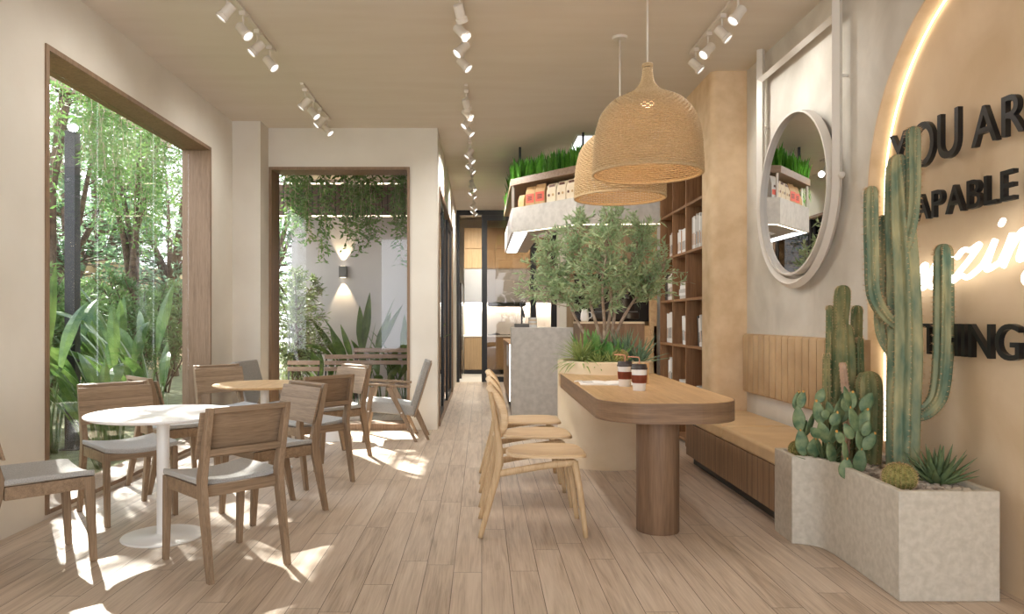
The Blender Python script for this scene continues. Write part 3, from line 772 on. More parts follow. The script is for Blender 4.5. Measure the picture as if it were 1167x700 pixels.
# ------------------------------------------------------------------ bench
BX = 1.85
t = thing('wall_bench', 'floating oak bench with tan leather seat cushions along the wall', 'bench', (2.1, 5.7, 0))
b = B(); b.box(BX, XR, 4.62, 6.75, .08, .375); shifted(b, t.location).out('body', 'benchwood', t, bevel=.004)
b = B(); b.box(BX + .06, XR, 4.66, 6.72, 0.0, .08); shifted(b, t.location).out('plinth', 'black', t)
for y0, y1 in ((4.62, 5.735), (5.745, 6.745)):
    b = B(); b.box(BX - .01, XR - .005, y0, y1, .377, .477); shifted(b, t.location).out('seat_cushion', 'leather', t, bevel=.022, bseg=4)
t = thing('bench_backrest', 'tan leather backrest with vertical channels fixed to the wall above the bench', 'backrest', (2.36, 5.55, .65))
ya, yb = 4.60, 6.68; n = 17; w = (yb - ya) / n
for part, (i0, i1) in enumerate(((0, 9), (9, 17))):
    b = B(); Z0, Z1 = .655, 1.172
    cols = []
    for i in range(i0, i1):
        for k in range(9):
            u = k / 8
            if k == 8 and i < i1 - 1: continue
            bulge = math.sin(PI * u) ** .35 if 0 < u < 1 else -1.0
            cols.append((ya + (i + (.5 - .5 * math.cos(PI * u))) * w, .040 + .026 * bulge))
    zs = [(Z0, 0), (Z0 + .004, .6), (Z0 + .02, 1), (lerp(Z0, Z1, .5), 1), (Z1 - .02, 1), (Z1 - .004, .6), (Z1, 0)]
    vs = []; fs = []
    for y, dx in cols:
        for z, f in zs: vs.append((XR - .003 - dx * (.55 + .45 * f), y, z))
        vs.append((XR - .001, y, Z1)); vs.append((XR - .001, y, Z0))
    m = len(zs) + 2
    for i in range(len(cols) - 1):
        for k in range(m):
            k2 = (k + 1) % m; fs.append((i * m + k, i * m + k2, (i + 1) * m + k2, (i + 1) * m + k))
    fs += [tuple(range(m)), tuple(range((len(cols) - 1) * m, len(cols) * m))[::-1]]
    b.add(vs, fs); shifted(b, t.location).out('channel_panel', 'leather_back', t, auto=60)
# ------------------------------------------------------------------ woven pendants
def make_pendant(label):
    ZR = 2.267                                  # rim height; local z = 0 at the ceiling
    t = thing('pendant_lamp', label, 'pendant lamp', (1.10, 4.95, CZ), group='woven rattan pendant lamps over the long table')
    Z = lambda z: z - CZ
    prof = [(.030, 2.985), (.031, 2.93), (.042, 2.875), (.070, 2.83), (.108, 2.80), (.175, 2.768), (.233, 2.735), (.295, 2.665), (.327, 2.58), (.343, 2.50), (.350, 2.42), (.354, 2.33), (.355, 2.272)]
    pp = [Vector((r, 0, z)) for r, z in prof]; sm = smoothpath(pp, 12)
    # resample by arc length
    L = [0]
    for i in range(1, len(sm)): L.append(L[-1] + (sm[i] - sm[i - 1]).length)
    def at(s): return (interp(L, [p.x for p in sm], s), interp(L, [p.z for p in sm], s))
    nr = 58; b = B(); SEG = 176
    for j in range(nr):
        r0, z0 = at(L[-1] * (j + .5) / nr)
        seg = SEG if r0 > .15 else SEG // 2
        amp = min(.006, r0 * .05); ph = PI * (j % 2)
        q = [((r0 + amp * math.cos(seg // 4 * a + ph)) * math.cos(a), (r0 + amp * math.cos(seg // 4 * a + ph)) * math.sin(a), Z(z0)) for a in [2 * PI * k / seg for k in range(seg)]]
        b.tube(q, .0058, 4, closed=True)
    b.out('woven_shade', 'rattan', t, smooth=True, fix=False)
    b = B()
    for k in range(88):
        a = 2 * PI * k / 88
        q = []
        for i in range(22):
            r0, z0 = at(L[-1] * (.02 + .97 * i / 21)); q.append((r0 * math.cos(a), r0 * math.sin(a), Z(z0)))
        b.tube(q, .0028, 4)
    b.out('ribs', 'rattan', t, smooth=True, fix=False)
    b = B(); b.tube([(.356 * math.cos(a), .356 * math.sin(a), Z(2.266)) for a in [2 * PI * k / 72 for k in range(72)]], .009, 8, closed=True)
    b.out('rim', 'rattan', t, smooth=True)
    b = B(); b.tube([(.031 * math.cos(a), .031 * math.sin(a), Z(2.99)) for a in [2 * PI * k / 24 for k in range(24)]], .006, 6, closed=True)
    b.out('neck_ring', 'rattan', t, smooth=True)
    b = B(); b.cyl((0, 0, Z(2.95)), (0, 0, -.01), .006, seg=10); b.out('cord', 'lightwhite', t, smooth=True)
    b = B(); b.lathe([(.0, -.022), (.055, -.02), (.06, -.012), (.06, 0)], 32); b.out('ceiling_rose', 'lightwhite', t, auto=40)
    b = B(); b.cyl((0, 0, Z(2.98)), (0, 0, Z(2.80)), .02, seg=16); b.out('lamp_holder', 'black', t)
    b = B(); b.ell((0, 0, Z(2.75)), (.045, .045, .055), 20, 12); b.out('bulb', 'warmbulb', t, smooth=True)
    return t
M['warmbulb'] = emis('warm_bulb', (1, .66, .36, 1), 8)
p = make_pendant('big woven rattan pendant lamp over the rounded end of the long table')
dup(p, (1.10, 5.94, CZ), 0, 'woven rattan pendant lamp half hidden behind the nearer one')

# ------------------------------------------------------------------ ceiling tracks with spotlights
SPOTS = []
def head(t, y, tilt, yaw, drop=.155):
    """y along the track"""
    Rm = Matrix.Rotation(yaw, 4, 'Z') @ Matrix.Rotation(tilt, 4, 'X')
    T = Matrix.Translation((0, y, -drop)) @ Rm
    b = B(); b.lathe([(.030, .055), (.035, .050), (.035, -.035), (.042, -.042), (.042, -.066), (.039, -.068), (.036, -.058)], 24, T, cap=False)
    b.f.append(tuple(range(24)))
    b.cyl((0, y, -.02), (0, y, -drop + .02), .008, seg=8)
    b.box(-.022, .022, y - .03, y + .03, -.052, -.022)
    hd = b.out('spot_head', 'lightwhite', t, auto=40)
    b = B(); b.lathe([(.037, -.060), (.001, -.060)], 24, T, cap=False); b.out('lens', 'lens', hd)
    return T @ Vector((0, 0, -.10)), T.to_3x3() @ Vector((0, 0, -1))
POWER = []
def track(label, x, y0, tilts, n=4, group='white ceiling tracks with spotlights'):
    t = thing('track_light', label, 'track light', (x, y0, CZ), group=group)
    b = B(); b.box(-.016, .016, 0, 1.30, -.022, 0); b.out('rail', 'lightwhite', t, bevel=.002)
    for i in range(4):
        tl, yw = tilts[i]; y = .14 + i * .34
        pos, d = head(t, y, R(tl), R(yw)); SPOTS.append((Vector((x, y0, CZ)) + pos, d)); POWER.append(3.2 if d.y > .2 else 1)
TA = [(38, 200), (40, 20), (42, -75), (36, 30)]
track('white ceiling track with four spotlights over the white cafe table', -1.73, 4.93, [(38, 100), (42, -108), (44, 110), (42, -104)])
track('white ceiling track with four spotlights in front of the courtyard window', -1.71, 7.08, [(38, 100), (42, -108), (44, 110), (42, -104)])
track('white ceiling track over the middle of the room, nearest the camera', -.15, 4.95, [(42, -22), (42, -108), (44, 110), (42, -104)])
track('white ceiling track over the middle of the room, second from the camera', -.15, 7.12, [(42, -22), (42, -108), (44, 110), (42, -104)])
track('white ceiling track near the mouth of the corridor, third from the camera', -.15, 9.25, [(38, 100), (42, -108), (44, 110), (42, -104)])
track('white ceiling track halfway down the corridor, fourth from the camera', -.15, 11.4, [(42, -22), (42, -108), (44, 110), (42, -104)])
track('white ceiling track at the end of the corridor by the glass doors', -.15, 13.5, [(38, 100), (42, -108), (44, 110), (42, -104)])
track('white ceiling track with four spotlights between the bench wall and the pendants', 1.76, 4.98, [(38, 100), (42, -108), (44, 110), (42, -104)])

# skylight-like ceiling panel
t = thing('ceiling_light_panel', 'white lit square panel in the ceiling behind the pendant lamps', 'light', (1.8, 10.3, CZ))
b = B(); b.box(1.15, 2.05, 9.08, 11.5, CZ - .012, CZ - .001); shifted(b, t.location).out('frame', 'whitemat', t)
b = B(); b.box(1.18, 2.02, 9.11, 11.47, CZ - .016, CZ - .012); shifted(b, t.location).out('diffuser', 'panel_light', t)

# ------------------------------------------------------------------ round swing mirror on a white hanger
MC, MZ = 5.56, 2.235; MX = 2.33; MR = .67
t = thing('hanging_mirror', 'round mirror in a cream metal ring hanging from a tall frame on the grey wall', 'mirror', (MX, MC, MZ))
b = B()
loop = [(MX, MC + MR, CZ)] + [(MX, MC + MR, z) for z in (3.2, 2.8, 2.4)] + [(MX, MC + MR * math.cos(a), MZ - MR * math.sin(a)) for a in [PI * k / 40 for k in range(41)]] + [(MX, MC - MR, z) for z in (2.4, 2.8, 3.2)] + [(MX, MC - MR, CZ)]
b.tube(loop, .034, 4, rfun=lambda a, i: 1.0)
b.tube([(MX, MC - MR, 3.30), (MX, MC + MR, 3.30)], .030, 4)
shifted(b, t.location).out('hanger_frame', 'mirrorframe', t)
b = B(); T = Matrix.Translation((MX, MC, MZ)) @ Matrix.Rotation(R(-90), 4, 'Y')
b.lathe([(.575, -.025), (.605, -.025), (.605, .035), (.590, .035), (.590, .0), (.575, .0), (.575, -.025)], 96, T, cap=False)
shifted(b, t.location).out('mirror_ring', 'mirrorframe', t, auto=40)
b = B(); b.lathe([(.588, -.012), (.588, .006)], 96, T); shifted(b, t.location).out('mirror_glass', 'mirror', t)
for s in (-1, 1):
    b = B(); b.cyl((MX, MC + s * .60, MZ), (MX, MC + s * (MR + .06), MZ), .010, seg=10); b.ell((MX, MC + s * (MR + .065), MZ), (.022, .022, .022), 12, 8)
    shifted(b, t.location).out('pivot_knob', 'mirrorframe', t, smooth=True)
# small wall brackets
for s in (-1, 1):
    b = B(); b.cyl((MX, MC + s * MR, 2.9), (XR - .001, MC + s * MR, 2.9), .010, seg=10)
    shifted(b, t.location).out('wall_bracket', 'mirrorframe', t)

# ------------------------------------------------------------------ lettering on the arch wall
LX = 2.44
def text_letters(word, cap, y_left, y_right, z0, label, name='wall_lettering', slope=0):
    """block letters of cap height CAP, spread between y_left (far) and y_right"""
    t = thing(name, label, 'lettering', (LX, (y_left + y_right) / 2, z0))
    metas = []; xcur = 0
    for ch in word:
        cu = bpy.data.curves.new('letter', 'FONT'); cu.body = ch; cu.size = 1.0; cu.extrude = .045; cu.offset = .004; cu.resolution_u = 6
        ob = bpy.data.objects.new('letter', cu); COL.objects.link(ob)
        dg = bpy.context.evaluated_depsgraph_get(); me = bpy.data.meshes.new_from_object(ob.evaluated_get(dg))
        bpy.data.objects.remove(ob)
        xs = [v.co.x for v in me.vertices]; metas.append((ch, me, min(xs), max(xs)))
    gap = .11
    total = sum(m[3] - m[2] for m in metas) + gap * (len(metas) - 1)
    CAPH = .729
    span = y_left - y_right; sx = span / total; sz = cap / CAPH
    for ch, me, lo, hi in metas:
        for v in me.vertices:
            x = (v.co.x - lo + xcur) * sx; z = v.co.y * sz; d = v.co.z
            v.co = Vector((-d * (.013 / .045) + .0, (y_left - x) - t.location.y, z))
        me.name = 'letter_' + ch.lower(); me.materials.clear(); me.materials.append(M['letter'])
        bm = bmesh.new(); bm.from_mesh(me); bmesh.ops.recalc_face_normals(bm, faces=bm.faces); bm.to_mesh(me); bm.free()
        o = bpy.data.objects.new('letter', me); COL.objects.link(o); o.parent = t
        xcur += hi - lo + gap
        if False: print(ch)
    return t
text_letters('YOU', .256, 4.44, 3.80, 2.145, 'black raised block letters reading YOU, topmost on the arch wall')
text_letters('ARE', .196, 3.70, 3.20, 2.150, 'black raised block letters reading ARE, beside the word YOU')
text_letters('CAPABLE', .150, 4.36, 3.405, 1.850, 'black raised block letters reading CAPABLE, under YOU and above the neon word')
text_letters('THINGS', .175, 4.13, 3.24, 1.112, 'black raised block letters reading THINGS, under the white neon word')
# stand-off pins are hidden behind the letters; the neon word
def neon_word():
    t = thing('neon_sign', 'white glowing handwritten neon word on the arch wall, between the black words', 'neon sign', (LX, 3.8, 1.4))
    G = { # strokes in (u, v) with x-height 1
     'a': ([[(.62, .72), (.42, .98), (.12, .80), (.0, .35), (.12, .02), (.36, .12), (.58, .55), (.68, .92), (.60, .40), (.66, .04), (.92, .14)]], .92),
     'm': ([[(.0, .10), (.12, .55), (.20, .95), (.16, .45), (.12, .0), (.24, .55), (.42, .92), (.54, .85), (.50, .40), (.46, .0), (.60, .55), (.78, .92), (.90, .85), (.86, .40), (.86, .06), (1.1, .18)]], 1.12),
     'z': ([[(.0, .80), (.18, .98), (.42, .90), (.70, .98), (.48, .62), (.20, .28), (.0, .0), (.26, .12), (.50, -.02), (.78, .12), (.92, .24)]], .92),
     'i': ([[(.0, .2), (.16, .60), (.26, .95), (.18, .45), (.18, .05), (.50, .14)], [(.34, 1.38), (.38, 1.48)]], .55),
     'n': ([[(.0, .12), (.12, .55), (.20, .95), (.16, .45), (.12, .0), (.26, .55), (.46, .92), (.60, .85), (.56, .40), (.56, .06), (.80, .16)]], .82),
     'g': ([[(.62, .72), (.42, .98), (.12, .80), (.0, .35), (.12, .04), (.36, .14), (.58, .55), (.68, .92), (.58, .2), (.42, -.55), (.12, -.75), (.0, -.45), (.40, -.1), (.9, .2)]], .95)}
    xh = .145; y = 4.56; WU = .235
    for ch in 'amazing':
        strokes, w = G[ch]; b = B()
        for st in strokes:
            q = []
            for u, v in smoothpath([(u, v, 0) for u, v in st], 7) and [(p.x, p.y) for p in smoothpath([(u, v, 0) for u, v in st], 7)]:
                du = u * WU + .32 * v * xh; yy = y - du; zz = 1.425 + .135 * (4.4 - yy) + v * xh; q.append((0, yy - 3.8, zz - 1.4))
            b.tube(q, .0135, 8)
            b.ell(q[0], (.0135,) * 3, 8, 6); b.ell(q[-1], (.0135,) * 3, 8, 6)
        b.out('letter', 'neon', t, smooth=True)
        y -= w * WU
neon_word()

# ------------------------------------------------------------------ bookshelf
t = thing('bookshelf', 'tall built-in walnut bookshelf between the column and the bar', 'bookshelf', (2.25, 7.9, 0))
UP = [7.04, 7.62, 8.15, 8.71]; SH = [.075, .555, 1.035, 1.515, 1.996, 2.476, 2.956]
for y in UP:
    b = B(); b.box(2.085, 2.415, y - (.0 if y < 7.1 else .012), y + .014, 0, 2.985); shifted(b, t.location).out('upright', 'shelfwood', t)
b = B(); b.box(2.405, 2.418, 7.04, 8.71, 0, 2.985); shifted(b, t.location).out('back_panel', 'shelfwood', t)
for z in SH:
    for i in range(3):
        b = B(); b.box(2.088, 2.404, UP[i] + .014, UP[i + 1] - .012, z - .026, z); shifted(b, t.location).out('shelf', 'shelfwood_y', t)
rnd = random.Random(3)
M['bookwhite'] = plain('white_book_cover', rgb(232, 230, 226), .6)
M['bookgrey'] = plain('grey_book_cover', rgb(196, 192, 186), .6)
M['bookdark'] = plain('dark_book_cover', rgb(52, 48, 46), .55)
M['booktan'] = plain('tan_book_cover', rgb(176, 128, 84), .6)
ROWS = {1.996: 'highest filled shelf', 1.515: 'shelf above eye level', 1.035: 'shelf below eye level', .555: 'lowest visible shelf'}
BAY = ['column bay', 'middle bay', 'bar-side bay']
ORD = ['first', 'second', 'third', 'fourth', 'fifth', 'sixth', 'seventh', 'eighth', 'ninth', 'tenth', 'eleventh', 'twelfth', 'thirteenth', 'fourteenth', 'fifteenth']
def book(x0, y0, th, h, dp, lean, z, mat, label, group):
    t = thing('book', label, 'book', (x0, y0, z), 0, group)
    T = Matrix.Rotation(lean, 4, 'X')
    b = B(); b.box(0, dp, 0, .003, 0, h, T); b.box(0, dp, th - .003, th, 0, h, T); b.box(-.002, .003, 0, th, 0, h, T)
    b.out('cover', mat, t)
    b = B(); b.box(.003, dp - .004, .003, th - .003, .003, h - .004, T); b.out('pages', 'paper', t)
    if mat in ('bookwhite', 'bookgrey') and th > .02:
        b = B(); b.box(-.0035, -.0022, th * .3, th * .7, h * .15, h * .5, T); b.out('spine_mark', 'bookdark' if rnd.random() < .6 else 'booktan', t)
def stand(bay, z, y0, y1, hmin, hmax, thmin, thmax, lean=0, x=2.13, mats=('bookwhite', 'bookwhite', 'bookwhite', 'bookgrey')):
    y = y0; g = 'books standing on the %s, %s' % (ROWS[z], BAY[bay]); cnt = 0
    while y < y1:
        th = rnd.uniform(thmin, thmax)
        if y + th > y1 + .01: break
        h = rnd.uniform(hmin, hmax)
        m = rnd.choice(mats)
        kind = {'bookwhite': 'white', 'bookgrey': 'pale grey', 'bookdark': 'black', 'booktan': 'tan'}[m]
        book(x, y, th - .001, h, rnd.uniform(.17, .20), lean, z + (.001 if lean >= 0 else .001 + abs(math.sin(lean)) * 0), m,
             '%s book, %s from the near end on the %s, %s' % (kind, ORD[cnt], ROWS[z], BAY[bay]), g); cnt += 1
        y += th + (.001 if not lean else .004)
bw = ('bookwhite', 'bookwhite', 'bookgrey', 'bookdark')
stand(0, 1.996, 7.07, 7.56, .30, .36, .035, .06)
stand(1, 1.996, 7.70, 8.10, .24, .27, .04, .06, mats=('bookwhite', 'bookgrey', 'bookwhite', 'booktan'))
stand(2, 1.996, 8.20, 8.46, .25, .30, .03, .045, R(3), mats=bw)
stand(0, 1.515, 7.06, 7.20, .36, .39, .035, .05)
stand(2, 1.515, 8.22, 8.66, .26, .30, .03, .045, mats=bw)
stand(0, 1.035, 7.08, 7.34, .28, .32, .03, .045, R(-8), mats=bw)
stand(1, 1.035, 7.68, 7.90, .28, .31, .03, .045, R(-6), mats=bw)
stand(2, 1.035, 8.24, 8.60, .32, .37, .05, .07)
stand(2, .555, 8.26, 8.50, .28, .33, .05, .07)
def lying(bay, z, y0, n, xs=2.12, row=''):
    zz = z
    for k in range(n):
        th = rnd.uniform(.025, .04); t = thing('book', 'flat white book, %s from the bottom on the %s, %s' % (ORD[k], ROWS[z], BAY[bay]), 'book', (xs, y0, zz), 0, 'flat stack on the %s, %s' % (ROWS[z], BAY[bay]))
        a = rnd.uniform(-.02, .02); T = Matrix.Rotation(a, 4, 'Z'); L_ = rnd.uniform(.24, .29)
        b = B(); b.box(0, .2, 0, L_, 0, .003, T); b.box(0, .2, 0, L_, th - .003, th, T); b.box(-.002, .003, 0, L_, 0, th, T); b.out('cover', 'bookwhite' if k % 2 else 'bookgrey', t)
        b = B(); b.box(.003, .195, .003, L_ - .003, .003, th - .003, T); b.out('pages', 'paper', t)
        zz += th + .001
lying(1, 1.515, 7.72, 5); lying(0, .555, 7.10, 3); lying(1, .555, 7.72, 3)

# ------------------------------------------------------------------ suspended shelf canopy over the bar
CO = [(.39, 12.6), (.39, 9.70), (1.12, 8.82), (2.40, 8.755)]
def offset(path, d):
    out = []
    for i, p in enumerate(path):
        ns = []
        for a, c in ((i - 1, i), (i, i + 1)):
            if a < 0 or c >= len(path): continue
            tx, ty = path[c][0] - path[a][0], path[c][1] - path[a][1]; l = math.hypot(tx, ty); ns.append((-ty / l, tx / l))
        if len(ns) == 1: nx, ny = ns[0]
        else:
            nx, ny = ns[0][0] + ns[1][0], ns[0][1] + ns[1][1]; l2 = (nx * nx + ny * ny) / 2; nx, ny = nx / l2, ny / l2
        out.append((p[0] + nx * d, p[1] + ny * d))
    return out
def strip(b, p0, p1, z0, z1):
    for i in range(len(p0) - 1):
        b.prism([p0[i], p0[i + 1], p1[i + 1], p1[i]], z0, z1)
t = thing('suspended_shelf', 'concrete shelf unit hung over the bar, coffee bags inside and grass on top', 'shelf', (1.0, 9.4, 2.43))
zb, zs_, zt, ztt = 2.43, 2.745, 3.035, 3.09
C35 = offset(CO, .38)
b = B(); strip(b, CO, offset(CO, .03), zb, zs_); strip(b, offset(CO, .03), C35, zb, zb + .03); shifted(b, t.location).out('concrete_band', 'concrete', t)
b = B(); strip(b, offset(CO, .03), C35, zs_ - .03, zs_ - .005); shifted(b, t.location).out('shelf_board', 'shelfwood', t)
b = B(); strip(b, offset(CO, .365), C35, zb + .03, ztt - .05); shifted(b, t.location).out('back_board', 'whitemat', t)
b = B(); strip(b, offset(CO, -.012), offset(CO, .015), zt, ztt + .03); strip(b, offset(CO, .365), C35, zt, ztt + .03); strip(b, offset(CO, .015), offset(CO, .365), zt, zt + .02)
shifted(b, t.location).out('planting_trough', 'frame_x', t)
b = B(); strip(b, offset(CO, .02), offset(CO, .36), ztt - .005, ztt + .01); shifted(b, t.location).out('soil', 'soil', t)
for (x, y) in ((.39, 9.72), (.405, 9.85), (1.13, 8.84)):
    b = B(); b.box(x, x + .025, y, y + .025, zs_, zt); shifted(b, t.location).out('post', 'whitemat', t)
for (x, y) in ((.50, 9.75), (1.22, 8.98), (.48, 11.5), (2.0, 8.95)):
    b = B(); b.box(x - .014, x + .014, y - .014, y + .014, ztt, CZ); shifted(b, t.location).out('hanging_rod', 'black', t)
b = B(); strip(b, offset(CO[:2] , .03), offset(CO[:2], .20), zb - .006, zb - .001); shifted(b, t.location).out('light_panel', 'panel_light', t)
b = B(); strip(b, offset(CO[1:], .035), offset(CO[1:], .050), zb - .008, zb - .001); shifted(b, t.location).out('led_strip', 'warmled', t)
# trough grass: tufts of blades
b = B(); g = random.Random(11)
segs = [(CO[i], CO[i + 1]) for i in range(3)]
for (p0, p1) in segs:
    Ls = math.hypot(p1[0] - p0[0], p1[1] - p0[1]); n = int(Ls / .010)
    tx, ty = (p1[0] - p0[0]) / Ls, (p1[1] - p0[1]) / Ls
    for k in range(n):
        for row in range(3):
            s_ = (k + g.random()) * Ls / n; d = .02 + row * .10 + g.random() * .08
            x, y = p0[0] + tx * s_ - ty * d, p0[1] + ty * s_ + tx * d
            if x > 2.30: continue
            h = g.uniform(.22, .33); lx, ly = g.gauss(0, .022), g.gauss(0, .022); a = g.random() * PI; wx, wy = math.cos(a) * .015, math.sin(a) * .015
            o = len(b.v); z = ztt
            b.v += [(x - wx, y - wy, z), (x + wx, y + wy, z), (x + lx * .5 + wx * 1.3, y + ly * .5 + wy * 1.3, z + h * .6), (x + lx * .5 - wx * 1.3, y + ly * .5 - wy * 1.3, z + h * .6), (x + lx * 1.4, y + ly * 1.4, z + h)]
            b.f += [(o, o + 1, o + 2, o + 3), (o + 3, o + 2, o + 4)]
# hanging blades over the side
for k in range(260):
    y = g.uniform(9.7, 12.4); z = g.uniform(2.85, 3.1); x = .375 + g.gauss(0, .012); o = len(b.v)
    b.v += [(x, y, z), (x, y + .02, z), (x - .03, y + .015, z - .09)]; b.f.append((o, o + 1, o + 2))
tag(b.out('trough_grass', 'grass', fix=False), 'row of bright green grass growing along the top of the hung shelf', 'grass', kind='stuff')

# coffee bags on the diagonal front of the shelf
dx, dy = 1.12 - .39, 8.82 - 9.70; Ld = math.hypot(dx, dy); ux, uy = dx / Ld, dy / Ld; ang = math.atan2(uy, ux)
def bag(s, w, h, dp, mat, label, style, tilt=0):
    """s: distance along the front; the front of the bag faces the room"""
    x, y = .39 + ux * s - uy * .10, 9.70 + uy * s + ux * .10
    t = thing('coffee_bag', label, 'bag', (x, y, zs_ - .004), ang + tilt)
    b = B(); vs = []
    for z, fx, fy in ((0, 1, 1), (h * .62, 1, .95), (h * .90, .97, .35), (h, .95, .08)):
        for sx, sy in ((-1, -1), (1, -1), (1, 1), (-1, 1)): vs.append((sx * w / 2 * fx, sy * dp / 2 * fy, z))
    fs = [(3, 2, 1, 0), (12, 13, 14, 15)]
    for i in range(3):
        for k in range(4): fs.append((i * 4 + k, i * 4 + (k + 1) % 4, i * 4 + 4 + (k + 1) % 4, i * 4 + 4 + k))
    b.add(vs, fs); b.out('pouch', mat, t, bevel=.004)
    yf = -dp / 2 - .0015
    if style == 'coral':
        b = B(); b.box(-w * .42, w * .42, yf - .001, yf, h * .18, h * .62); b.out('label_print', 'coral', t)
        b = B()
        for z in (.30, .38, .46): b.box(-w * .22, w * .22, yf - .003, yf - .001, h * z, h * (z + .05))
        b.out('mark', 'brownink', t)
    elif style == 'dot':
        for k in (-1, 1):
            b = B(); T = Matrix.Translation((k * w * .22, yf - .001, h * .40)) @ Matrix.Rotation(R(90), 4, 'X')
            b.lathe([(w * .11, 0), (w * .11, .002)], 14, T); b.out('mark', 'brownink' if k < 0 else 'kraft', t)
        b = B(); b.box(-w * .3, w * .3, -dp * .30, -dp * .26, h * .82, h * .93); b.out('clip', 'brownink', t)
    elif style == 'red':
        b = B(); b.box(-w * .46, w * .46, yf - .001, yf, h * .15, h * .38); b.out('label_print', 'coral', t)
        b = B(); b.box(-w * .2, w * .2, yf - .001, yf, h * .48, h * .58); b.out('mark', 'brownink', t)
bag(.10, .11, .17, .06, 'kraft', 'small kraft coffee bag at the corner end of the hung shelf', None)
bag(.27, .15, .26, .07, 'kraft', 'kraft coffee bag with coral label, first of two from the corner of the hung shelf', 'coral', R(8))
bag(.45, .16, .27, .07, 'kraft', 'kraft coffee bag with coral label, second of two from the corner of the hung shelf', 'coral', R(8))
bag(.66, .16, .245, .08, 'creamvinyl', 'cream coffee bag with brown dots, next to the kraft bags', 'dot')
bag(.83, .15, .25, .08, 'creamvinyl', 'cream coffee bag with brown dots, middle of the three on the hung shelf', 'dot')
bag(.99, .15, .255, .08, 'creamvinyl', 'cream coffee bag with brown dots, third from the kraft bags', 'dot')
bag(1.12, .13, .27, .07, 'paper', 'white coffee bag with a coral band near the bend of the hung shelf', 'red', R(12))

# ------------------------------------------------------------------ bar counter
b = B(); b.box(.40, 1.24, 10.1, 10.38, 0, 1.19)
tag(b.out('bar_counter', 'concrete', bevel=.004), 'tall grey concrete block at the end of the bar counter', 'counter')
t = thing('counter_cabinet', 'oak counter cabinet behind the concrete block, lit by a vertical light line', 'cabinet', (.7, 11.8, .15))
b = B(); b.box(.385, .95, 10.42, 13.1, .17, .93); shifted(b, t.location).out('body', 'oak', t)
b = B(); b.box(.375, .96, 10.41, 13.1, .93, .965); shifted(b, t.location).out('top', 'oak_y', t, bevel=.003)
b = B(); b.box(.45, .95, 10.42, 13.1, 0, .17); shifted(b, t.location).out('plinth', 'black', t)
b = B(); b.box(.388, .398, 10.385, 10.405, .16, .95); shifted(b, t.location).out('led_strip', 'whiteled', t)
b = B(); b.box(.375, .384, 10.75, 11.2, .62, .92)
tag(b.out('menu_sheet', 'paper'), 'white paper sheet fixed to the side of the oak counter cabinet', 'paper')
t = thing('tablet_stand', 'slim dark tablet screen on a stand with a square base on the concrete counter', 'tablet', (.55, 10.25, 1.19))
b = B(); b.box(-.10, .10, -.08, .08, 0, .05); b.out('base', 'darkgrey', t, bevel=.005)
b = B(); b.box(-.012, .012, -.012, .012, .05, .26); b.out('stem', 'black', t)
b = B(); b.box(-.012, .003, -.12, .12, -.09, .12, Matrix.Translation((.015, 0, .22)) @ Matrix.Rotation(R(-14), 4, 'Y')); b.out('screen', 'black', t, bevel=.002)
t = thing('cup_stack', 'short stack of pale paper cups beside the tablet on the concrete counter', 'cups', (.70, 10.27, 1.19))
for k in range(5):
    b = B(); b.lathe([(.055, k * .025), (.062, k * .025 + .03), (.062, k * .025 + .035)], 20); b.out('cup', 'creamvinyl' if k % 2 else 'paper', t, auto=40)
# wood low cabinet and equipment niche in the corner
t = thing('bar_back_cabinet', 'low oak bar cabinet behind the olive tree, pale top edge', 'cabinet', (1.8, 9.6, 0))
b = B(); b.box(1.235, 2.03, 9.30, 10.0, 0, 1.245); shifted(b, t.location).out('body', 'tableside', t)
b = B(); b.box(1.225, 2.03, 9.29, 10.0, 1.245, 1.27); shifted(b, t.location).out('top', 'sandstone', t)
b = B(); b.box(2.03, 2.07, 8.80, 9.6, 0, 1.22); shifted(b, t.location).out('end_panel', 'tabletop', t)
b = B(); b.box(1.99, 2.07, 8.80, 8.88, 0, 2.42)
tag(b.out('bar_post', 'tabletop', bevel=.004), 'lit pale oak upright post between bookshelf and bar niche', 'post')
b = B(); b.box(2.00, 2.02, 8.89, 8.91, .05, 2.38)
tag(b.out('post_led_strip', 'warmled'), 'warm vertical light line behind the pale oak post', 'light strip')
t = thing('wall_panel', 'oak panelling with a dark glossy splashback behind the olive tree', 'panelling', (1.8, 10.5, 0))
b = B(); b.box(1.20, 2.42, 10.5, 10.56, 0, CZ); shifted(b, t.location).out('boards', 'kitchenwood', t)
b = B(); b.box(1.30, 2.42, 10.46, 10.5, 1.27, 1.93); shifted(b, t.location).out('dark_splashback', 'darkglass', t)
b = B(); b.box(1.25, 2.42, 10.25, 10.5, 1.93, 1.965); shifted(b, t.location).out('ledge', 'tabletop', t)
t = thing('espresso_machine', 'dark coffee machine on the low oak bar cabinet behind the tree', 'coffee machine', (1.72, 9.75, 1.27))
b = B(); b.box(-.28, .30, -.2, .18, .03, .12); b.box(-.26, .28, -.02, .18, .12, .36); b.box(-.28, .30, -.2, .18, .36, .50); b.out('body', 'darkglass', t, bevel=.012)
for x in (-.15, .0, .15):
    b = B(); b.cyl((x, -.12, .36), (x, -.12, .30), .03); b.cyl((x, -.12, .31), (x, -.26, .30), .010); b.out('group_head', 'darkgrey', t)
b = B(); b.box(-.26, .28, -.19, -.03, .12, .135); b.out('drip_tray', 'darkgrey', t)
t = thing('milk_jug', 'small white jug at the end of the low oak bar cabinet', 'jug', (1.30, 9.42, 1.27))
b = B(); b.lathe([(.04, 0), (.055, .03), (.05, .10), (.038, .14), (.042, .16), (.038, .16), (.034, .14)], 24); b.out('body', 'white', t, smooth=True)
